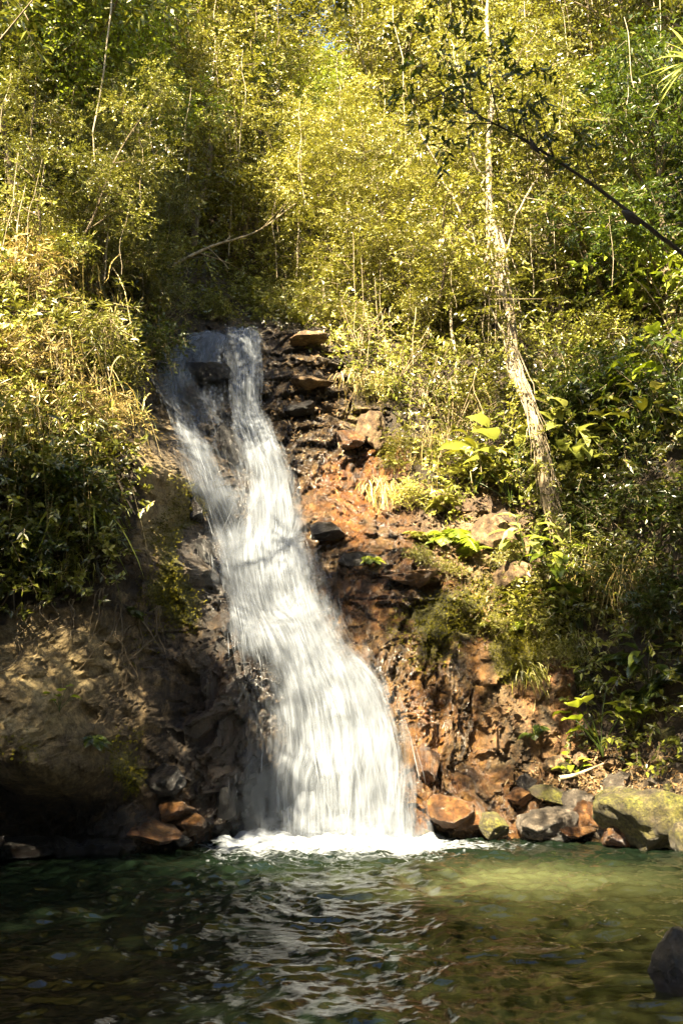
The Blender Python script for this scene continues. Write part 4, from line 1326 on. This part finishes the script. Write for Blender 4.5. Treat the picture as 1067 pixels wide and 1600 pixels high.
B = [
    (850, 1285, 1.0, .62, "grey", "big grey wet boulder at the water's edge right of the falls", 12.75), (772, 1292, .42, .36, "mossy", "rounded mossy stone between the wet wall and the grey boulder", 12.9),
    (905, 1262, .42, .5, "grey", "grey slab leaning on the right of the big grey boulder", 12.95), (922, 1270, .5, .42, "orange", "rust-red angular boulder beside the grey slab", 12.85), (862, 1245, .75, .3, "mossy", "yellow-mossed flat rock resting on the big grey boulder", 13.3),
    (812, 1245, .42, .28, "orange", "orange stone behind the big grey boulder", 13.35), (905, 1300, .5, .18, "orange", "low reddish slab at the waterline", 12.6), (1020, 1285, 1.45, .78, "mossy", "largest mossy boulder at the right end of the pool", 12.1),
    (965, 1305, .62, .4, "orange", "brown wet rock under the left side of the largest mossy boulder", 12.35), (962, 1230, .5, .4, "grey", "grey boulder behind the rust-red one", 13.1), (1000, 1215, .4, .24, "mossy", "small mossy stone up the bank behind the grey boulder", 13.2),
    (1040, 1232, .5, .26, "mossy", "mossy slab on top of the boulder pile", 12.8), (985, 1245, .45, .24, "mossy", "mossy block tucked against the largest boulder", 12.7), (1048, 1150, .55, .45, "mossy", "round mossy boulder at the right edge above the pile", 13.0),
    (905, 1185, .26, .22, "tan", "pale stone below the heart-leaved plant", 13.4), (865, 1195, .3, .24, "tan", "pale brown stone left of the heart-leaved plant", 13.45), (885, 1200, .22, .16, "mossy", "small mossy pebble between the two pale stones", 13.35),
    (820, 1222, .3, .24, "dark", "dark stone at the foot of the wet wall", 13.4), (1010, 1180, .35, .25, "tan", "tan stone half buried in the bank", 13.3), (960, 1195, .3, .18, "tan", "flat tan stone beside the dead branch", 13.4), (1060, 1195, .4, .25, "grey", "grey stone at the right edge of the bank", 12.9),
    (1080, 1320, .7, .6, "mossy", "mossy rock cut by the right edge at the waterline", 11.7), (940, 1215, .28, .16, "tan", "small tan stone above the rust-red boulder", 13.3), (990, 1275, .5, .3, "mossy", "mossy stone wedged in front of the largest boulder", 12.2),
    (690, 1265, .8, .45, "orange", "rust-coloured slanting rock at the foot of the wet wall", 13.1), (735, 1275, .5, .4, "orange", "wet orange rock beside the rounded mossy stone", 13.1), (665, 1200, .4, .6, "orange", "upright rusty block beside the falling water", 13.5),
    (285, 580, .1, .1, "dark", None, 0),
    (328, 588, .95, .62, "dark", "black wet boulder splitting the top of the waterfall", 16.35), (358, 705, .55, .95, "dark", "dark rock between the two upper streams", 15.65), (345, 655, .55, .4, "dark", "dark wet ledge below the black boulder", 15.95), (300, 700, .35, .5, "dark", "dark rock beside the left upper stream", 15.6),
    (585, 668, .62, .82, "tan", "pale upright rock block right of the orange slab", 16.3), (765, 835, .8, .7, "tan", "pale rounded rock left of the leaning tree's foot", 15.0), (795, 900, .7, .5, "tan", "pale tan rock under the broad-leaved plants", 14.6), (480, 530, .8, .32, "tan", "sunlit flat rock at the top of the ledges beside the lip", 17.2),
    (485, 600, .9, .25, "tan", "sunlit layered ledge below the top of the falls", 16.7), (470, 640, .7, .22, "dark", "dark ledge stone beside the white column of water", 16.5), (510, 835, .6, .4, "dark", "dark rounded rock touching the falls halfway down", 14.9), (560, 880, .7, .35, "dark", "black wet ledge right of the middle of the falls", 14.5),
    (640, 905, .9, .3, "orange", "brown shelf of rock under the fern slope", 14.1), (545, 690, .6, .4, "orange", "orange-brown rock above the stained slab", 16.2),
    (268, 1262, .55, .34, "orange", "sunlit orange rock in the dark foot of the left cliff", 12.0), (235, 1300, .9, .26, "orange", "flat brown slab at the waterline under the left cliff", 11.75), (295, 1285, .45, .25, "orange", "orange stone beside the sunlit orange rock", 12.1), (330, 1290, .5, .3, "dark", "dark wet stone left of the plunging water", 12.75),
    (320, 870, .32, .5, "dark", "dark angular rock at the left edge of the falls", 13.5), (300, 800, .35, .45, "dark", "dark rock under the mossy slab", 13.8), (30, 1330, .9, .3, "dark", "black wet slab at the waterline under the golden boulder", 11.3), (110, 1328, .6, .24, "dark", "black stone at the waterline right of the black slab", 11.4), (170, 1325, .7, .35, "dark", "dark wet rock at the waterline left of the flat brown slab", 11.5), (275, 1318, .45, .2, "dark", "dark stone in front of the orange stone", 11.9),
    (-30, 1335, .7, .3, "dark", "black rock at the waterline cut by the left edge", 11.0), (350, 1245, .4, .6, "dark", "dark upright rock behind the thin left strands of water", 12.8), (255, 1215, .5, .45, "dark", "dark block above the sunlit orange rock", 11.95),
    (1088, 1530, .62, .5, "dark", "black wet rock at the lower right corner of the photo", 6.1),
]
for i, (px, py, w, h, kind, label, Y) in enumerate(B):
    if label:
        boulder(px, py, w, h, kind, label, 900 + i, Y, d=max(w, h) * 0.85, rot=random.Random(i).uniform(-.25, .25))

# small stones along the right shore and at the foot of the wet wall
rng = np.random.default_rng(31)
for i in range(46):
    px = rng.uniform(660, 1060)
    top = np.interp(px, [660, 800, 900, 960, 1060], [1288, 1275, 1215, 1175, 1160])
    bot = np.interp(px, [660, 800, 900, 1060], [1300, 1302, 1318, 1335])
    w = rng.uniform(.08, .24)
    boulder(px, rng.uniform(top, bot), w, w * rng.uniform(.5, .85), ["tan", "orange", "mossy", "grey", "dark", "tan"][rng.integers(6)], "small loose stone lying among the boulders on the right shore", 2000 + i, None, rot=rng.uniform(-.3, .3), sink=.2)
    bpy.context.scene.collection.objects[-1]["group"] = "small stones on the right shore"

# ------------------------------------------------------------------ dead wood
rng = np.random.default_rng(77)


def branch_thing(name, pts, r, mat, label, cat, twigs=0, tl=0.5, sides=7):
    g = Geo()
    c = curve(np.array(pts), 40)
    o0 = c[0].copy()
    tube(g, c - o0, r * np.interp(np.linspace(0, 1, 40), [0, 1], [1, .25]), sides, rough=.08, rng=rng)
    for i in range(twigs):
        k = rng.integers(6, 39)
        e = c[k] + rng.normal(0, tl * .6, 3) + norm(c[min(39, k + 1)] - c[k - 1]) * tl * .6
        q = np.stack([c[k], (c[k] + e) / 2 + rng.normal(0, .06 * tl, 3), e]) - o0
        tube(g, q, np.array([.45, .3, .12]) * r * (1 - .5 * k / 40), 4)
    o = link(name, g.mesh(name, mat, True), None, o0)
    tag(o, label, cat)
    return o


branch_thing("dead_branch", [P(873, 1216, 12.9), P(900, 1210, 12.95), P(942, 1193, 13.1)], .035, PALEBARK, "split pale dead palm stalk lying on the boulders", "branch", 0)
branch_thing("dead_branch", [P(262, 418, 17.0), P(330, 385, 17.5), P(400, 362, 18), P(462, 318, 18.6)], .035, TWIG, "grey fallen bough slanting across the trees above the waterfall", "branch", 7, .8)
branch_thing("dead_branch", [P(420, 515, 17.5), P(400, 525, 17.1), P(370, 540, 16.9), P(352, 532, 16.9)], .012, TWIG, "thin twig stuck across the lip of the waterfall", "branch", 4, .25)
branch_thing("dead_branch", [P(700, 300, 18), P(830, 310, 17), P(862, 365, 16.5)], .03, PALEBARK, "pale dead limb in the upper right trees", "branch", 3, .5)

# tree at the right edge with the long dark bough reaching across
K_ = 1.34
rt = empty("overhanging_tree", [1.0 * v for v in P(1078, 900, 10.99)])
o0 = np.array(rt.location)
rt_pts = [P(1104, 1040, 11.52), P(1104, 870, 10.99), P(1098, 720, 10.72), P(1112, 560, 10.45), P(1108, 420, 10.05), P(1125, 250, 9.78), P(1160, 50, 9.38), P(1200, -150, 9.11)]
g = Geo()
tube(g, curve(np.array(rt_pts), 50) - o0, np.linspace(.21, .09, 50), 10, rough=.08, rng=rng)
link("trunk", g.mesh("trunk", DARKBARK, True), rt)
g = Geo()
bpts = [P(1096, 420, 10.05), P(1060, 392, 9.92), P(1000, 345, 9.78), P(930, 292, 9.65), P(860, 245, 9.58), P(800, 208, 9.51), P(748, 180, 9.45), P(700, 140, 9.38)]
bc = curve(np.array(bpts), 44)
tube(g, bc - o0, np.interp(np.linspace(0, 1, 44), [0, .15, .6, 1], [.04, .026, .015, .005]), 7, rough=.12, rng=rng)
kn = []
for k, (ex, ey) in [(24, (838, 200)), (24, (835, 150)), (30, (775, 130)), (34, (700, 190)), (38, (690, 80)), (38, (730, 90)), (40, (660, 140)), (43, (650, 90)), (28, (820, 110)), (33, (760, 70)), (43, (640, 170)), (18, (900, 200))]:
    e = P(ex, ey, 9.4 + rng.normal(0, .2))
    q = np.stack([bc[k], (bc[k] + e) / 2 + rng.normal(0, .03, 3), e])
    tube(g, q - o0, [.008, .006, .003], 4)
    kn += [q[1] - o0, q[2] - o0]
tube(g, np.stack([P(998, 350, 9.71), P(985, 338, 9.65), P(972, 330, 9.71)]) - o0, [.03, .055, .02], 7, rough=.2, rng=rng)
tube(g, np.stack([P(842, 240, 9.51), P(833, 228, 9.51), P(828, 215, 9.54)]) - o0, [.012, .035, .008], 6, rough=.3, rng=rng)
link("branch", g.mesh("branch", DARKBARK, True), rt)
g = Geo()
kn = np.array(kn)
clump_sprays(g, kn, np.full(len(kn), .3), 4, rng, .22, 7, .115, .043, flat=1)
top = np.array([P(1180 + rng.uniform(-30, 90), rng.uniform(-500, -40), 9.4 + rng.normal(0, .5)) for i in range(18)]) - o0
clump_sprays(g, top, np.full(18, .6), 10, rng, .3, 8, .09, .04)
link("crown", g.mesh("crown", [GREEN, TWIG]), rt)
tag(rt, "dark shaded tree at the right edge with a long bare bough reaching across the view", "tree")

# strap-leaved epiphyte hanging in at the upper right corner
g = Geo()
for i in range(16):
    a_ = rng.uniform(2.2, 4.4)
    big_leaf(g, np.zeros(3), np.array([math.cos(a_), rng.normal(0, .4), math.sin(a_ * 1.7) * .6]), np.array([0, -.4, 1.0]), rng.uniform(.4, .7), .045, rng.uniform(.1, .5), rng)
o = link("epiphyte", g.mesh("epiphyte", PALE, True), None, P(1085, 95, 9.6))
tag(o, "strap-leaved plant poking in at the upper right corner", "plant")

# hanging vines in the forest
VN = [(865, 70, 170, 27, 'pale aerial root among the bright trees at upper right'), (872, 90, 190, 27, 'second aerial root in the cluster at upper right'), (858, 60, 150, 27, 'third aerial root in the cluster at upper right'), (925, 40, 130, 28, 'pale stem right of the cluster of aerial roots'), (300, -20, 140, 25, 'short pale vine near the top left of the centre'), (430, 20, 200, 25, 'vine just left of the sky gap'), (700, 60, 260, 24, 'vine behind the dark leaf cluster'), (590, 240, 420, 22, 'vine over the slope right of the lip'), (360, 180, 400, 20, 'long vine above the waterfall lip'), (210, 300, 480, 16.4, 'vine on the upper left slope'), (340, -40, 300, 22, "thin pale vine hanging among the trees at upper left of the centre"), (322, 120, 320, 21, "pale vine below the topmost trees left of centre"), (576, 80, 215, 25, "straight pale vine right of the sky gap"), (612, 60, 200, 26, "pale hanging stem beside the straight vine"),
      (472, 150, 260, 24, "thin vine below the gap of sky"), (840, 210, 330, 20, "vine hanging under the dark bough"), (1000, 40, 330, 19, "long vine at the upper right"), (100, 60, 260, 18, "vine in the trees at the upper left"), (870, 60, 200, 24, "pale vine strands in the bright trees at upper right"),
      (560, 470, 640, 17.2, "thin root hanging in front of the dark hollow"), (575, 480, 650, 17.0, "second thin root beside the first over the dark hollow"), (650, 480, 700, 16.6, "thin stem hanging above the reddish bank"), (745, 560, 740, 15.4, "thin stem hanging left of the leaning trunk")]
for (px, y0, y1, Y, label) in VN:
    g = Geo()
    a_, b_ = P(px, y0, Y), P(px + rng.normal(0, 6), y1, Y)
    s = np.linspace(0, 1, 14)[:, None]
    c = a_ + (b_ - a_) * s + np.stack([.09 * vnoise(s[:, 0] * 4, 0 * s[:, 0] + px, seed=3), .05 * vnoise(s[:, 0] * 4, 0 * s[:, 0] + px, seed=9), 0 * s[:, 0]], -1)
    tube(g, c - a_, .008 if Y < 18 else .014, 5)
    o = link("vine", g.mesh("vine", TWIG if Y < 18 else PALEBARK, True), None, a_)
    tag(o, label, "vine", "hanging vines")

rng = np.random.default_rng(61)
HR = ["leftmost dark root hanging over the golden boulder", "second dark root over the golden boulder", "third dark root over the golden boulder", "fourth dark root, over the middle of the golden boulder", "fifth dark root, by the right side of the golden boulder", "root hanging just right of the golden boulder",
      "root hanging over the ribbed rock", "rightmost root, beside the moss on the left rock wall"]
for k, label in enumerate(HR):
    px = 15 + k * 34 + rng.normal(0, 6)
    h0 = hit(px, 925 + 3 * k + rng.normal(0, 10))
    g = Geo()
    for b_ in range(3):
        ln = rng.uniform(.4, 1.0)
        zz = np.linspace(0, 1, 16)
        x_ = h0[0] + .10 * vnoise(zz * 3, 0 * zz + k + b_ * 9, seed=2) * zz * 2 + rng.normal(0, .12) * zz + .02 * b_
        z_ = h0[2] - zz * ln
        y_ = np.minimum.accumulate(depth(x_, z_)) - .03 - .04 * np.sin(zz * 3.1)
        c = np.stack([x_, y_, z_], -1)
        tube(g, c - h0, np.linspace(.012, .003, 16) * rng.uniform(.6, 1.2), 5)
    o = link("root", g.mesh("root", BARK, True), None, h0)
    tag(o, label, "root", "roots hanging on the left rock wall")

# ------------------------------------------------------------------ undergrowth and moss: uncountable small leaves
rng = np.random.default_rng(99)
dA = np.outer(np.gradient(GZ), np.gradient(GX)).ravel()
inview = (pxv > -330) & (pxv < 1400) & (pyv > -160) & (pyv < 1300) & (zf > 0.3)
bare = np.clip(1.3 * blob(590, 690, 70, 90, 3) + blob(780, 860, 60, 60, 3) * .8 + 0.7 * blob(960, 1080, 90, 90, 3), 0, 1)
wgt = dA * (1 - rockj) * inview / np.clip(YF, 8, 60) ** 1.75 * (1 - 0.85 * bare)
idx = rng.choice(len(wgt), 56000, p=wgt / wgt.sum())
pos = np.stack([vx, YF, vz], -1)[idx]
Yv = pos[:, 1]
lift = rng.exponential(0.28, len(idx))
pos = pos + np.stack([rng.normal(0, .12, len(idx)), -lift * .8 - .02, lift * .5 + rng.normal(0, .1, len(idx))], -1)
g = Geo()
d = rng.normal(0, .7, (len(idx), 3)) + np.array([0, -.5, .1])
n = rng.normal(0, .45, (len(idx), 3)) + np.array([0, -.35, .8])
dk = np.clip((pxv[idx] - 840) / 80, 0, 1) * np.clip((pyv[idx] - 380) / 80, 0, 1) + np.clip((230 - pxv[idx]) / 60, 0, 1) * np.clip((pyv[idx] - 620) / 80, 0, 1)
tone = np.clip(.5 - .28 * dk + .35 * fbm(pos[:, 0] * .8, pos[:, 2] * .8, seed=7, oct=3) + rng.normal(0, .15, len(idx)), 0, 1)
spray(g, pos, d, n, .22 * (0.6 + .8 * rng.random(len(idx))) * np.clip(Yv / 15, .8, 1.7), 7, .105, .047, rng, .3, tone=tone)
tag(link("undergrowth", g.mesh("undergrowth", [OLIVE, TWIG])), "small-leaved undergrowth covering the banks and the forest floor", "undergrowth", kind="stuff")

lw_ = dA * inview * np.clip(blob(970, 1215, 120, 50, 4) + .12 * blob(780, 880, 120, 80, 4) + .1 * blob(500, 620, 90, 80, 4), 0, 1)
idx = rng.choice(len(lw_), 1500, p=lw_ / lw_.sum())
pos = np.stack([vx, YF, vz], -1)[idx] + rng.normal(0, .02, (1500, 3)) + [0, -.03, .02]
g = Geo()
spray(g, pos, rng.normal(0, .6, (1500, 3)), rng.normal(0, .4, (1500, 3)) + [0, -.6, .7], .05 * (1 + rng.random(1500)), 2, .075, .032, rng, .2, twig=True)
tag(link("leaf_litter", g.mesh("leaf_litter", [leaf_mat("fallen_leaf", [(0.0, (.05, .028, .012)), (.5, (.15, .085, .03)), (.9, (.3, .19, .08)), (1.0, (.42, .3, .14))], (.3, .18, .05), .1, .6, .3), TWIG])), "brown fallen leaves and twigs on the right shore and ledges", "leaf litter", kind="stuff")

mw = dA * np.clip(moss - 0.3, 0, 1) * rockj * inview
idx = rng.choice(len(mw), 7000, p=mw / mw.sum())
pos = np.stack([vx, YF, vz], -1)[idx] + rng.normal(0, .015, (7000, 3)) + [0, -.02, 0]
g = Geo()
spray(g, pos, rng.normal(0, .5, (7000, 3)) + [0, -.7, .1], rng.normal(0, .5, (7000, 3)) + [0, -.4, .8], 0.022 * (1 + rng.random(7000)), 5, .018, .011, rng, .3, twig=False)
tag(link("moss", g.mesh("moss", MOSSM)), "yellow-green moss cushions on the rocks", "moss", kind="stuff")

# ------------------------------------------------------------------ unseen trees added for shade: crowns set sunward of the spots to darken
rng = np.random.default_rng(123)
SHADE = [  # px, py, Y, radius m, clumps
    ("unseen tree added on the left bank, its crown set to shade the pool", (-7.5, 3.0), [(260, 1240, 11.9, .8, 9), (310, 1080, 12.3, .5, 7), (180, 1300, 11.4, .8, 7), (110, 1310, 11.6, .8, 6), (350, 1150, 12.8, .5, 6),
        (100, 1450, 8.6, 1.2, 10), (250, 1550, 6.5, 1.2, 10), (60, 1600, 5.6, 1.0, 8), (330, 1420, 9.2, .9, 7), (60, 840, 11.1, .7, 8), (130, 890, 11.3, .5, 6), (20, 780, 11, .5, 4)]),
    ("unseen tree added close behind the viewer to shade the water", (-3.2, -4.5), [(480, 1480, 7.6, 1.1, 9), (620, 1580, 6, 1.0, 8), (800, 1530, 6.7, .8, 3), (1045, 1510, 6.2, .5, 5), (560, 1400, 9.6, .9, 5)]),
    ("unseen tree added beside the pool, its high crown set to dapple the falls", (-6.5, 7.5), [(335, 600, 16.4, .6, 4), (490, 590, 16.8, .6, 4), (600, 900, 14.2, .7, 7), (560, 870, 14.6, .5, 4), (640, 960, 14, .5, 4), (90, 780, 11.2, .5, 4)]),
    ("unseen tree added right of the viewer to shade the right bank", (3.6, -1.0), [(970, 1070, 13.8, .8, 10), (900, 1110, 14, .5, 6), (1040, 1120, 13, .6, 6), (1080, 800, 11, .7, 9), (1075, 620, 10.6, .6, 7), (930, 960, 14.3, .6, 5), (1050, 1010, 13.6, .7, 7), (930, 620, 15.4, .9, 8), (1000, 760, 14.2, .9, 8), (920, 760, 14.8, .6, 5), (1010, 640, 15, .8, 6), (1050, 540, 15.5, .7, 5), (820, 1180, 13.5, .35, 3), (730, 1180, 13.3, .25, 2),
        (960, 320, 9.71, .4, 5), (860, 245, 9.58, .4, 5), (760, 180, 9.45, .5, 7), (690, 120, 9.38, .5, 7), (1050, 390, 9.92, .35, 4), (1060, 900, 13.5, .6, 5), (680, 1060, 13.7, .25, 2), (760, 1000, 14, .25, 2), (880, 1270, 12.8, .22, 1)]),
]
SV = np.array(SUN)
for label, (tx, ty), tg_ in SHADE:
    cents, rads = [], []
    for (px, py, Y, r_, k) in tg_:
        p0 = P(px, py, Y)
        for i in range(k):
            t_ = rng.uniform(9.5, 12.5) if Y > 9 else rng.uniform(10.0, 12.0)
            cents.append(p0 + SV * t_ + rng.normal(0, 1, 3) * r_ * np.array([.6, .35, .35]))
            rads.append(rng.uniform(.35, .6) * min(1, r_ + .4))
    cents = np.array(cents)
    base = np.array([tx, ty, -0.4])
    mid = cents.mean(0)
    o = empty("tree", base)
    g = Geo()
    top = curve(np.array([base + [0, 0, -.5], base + [0.1, 0.1, 2.5], base * [.7, .7, 1] + mid * [.3, .3, 0] + [0, 0, 5.5], mid]), 30) - base
    tube(g, top, np.interp(np.linspace(0, 1, 30), [0, .5, .75, 1], [.22, .14, .05, .02]), 9, rough=.05, rng=rng)
    for c in cents:
        a_ = top[rng.integers(14, 29)]
        e = c - base
        tube(g, np.stack([a_, (a_ + e) / 2 + rng.normal(0, .15, 3) + [0, 0, .2], e]), [.016, .011, .004], 4)
    link("trunk", g.mesh("trunk", BARK, True), o)
    g = Geo()
    clump_sprays(g, cents - base, np.array(rads), 26, rng, .34, 9, .095, .046)
    link("crown", g.mesh("crown", [OLIVE, TWIG]), o)
    tag(o, label, "tree")

# unseen trees added round the viewer to keep open sky light off the rocks
rng = np.random.default_rng(9)
for (x_, y_, k, *sc_) in [(-11, -3, "broad"), (-6, -8, "draped"), (1.5, -10, "broad"), (7, -8, "draped"), (12, -3, "broad"), (-15, 2, "draped"), (13.5, 3, "draped"), (-10, -12, "broad"), (4.5, -14, "broad"), (12, -11, "twin"), (8.0, 4.5, "broad", 1.7), (9.0, 0.5, "draped", 1.7), (7.0, -3.5, "broad", 1.6), (-9.5, -5.5, "draped", 1.7), (10.5, 8.0, "draped", 1.6), (-2.5, -13, "twin"), (-16, -6, "broad")]:
    gz = -1.25 + np.clip((1.2 - y_) * .55, 0, 1.6) + np.clip(-y_ - 2, 0, 30) * .18
    place(k, "tree", (x_, y_, gz), rng.uniform(0, 6.28), (sc_[0] if sc_ else 1.15), "unseen leafy tree added round the viewer to block sky light", "tree", "unseen trees added round the viewer", GREEN)
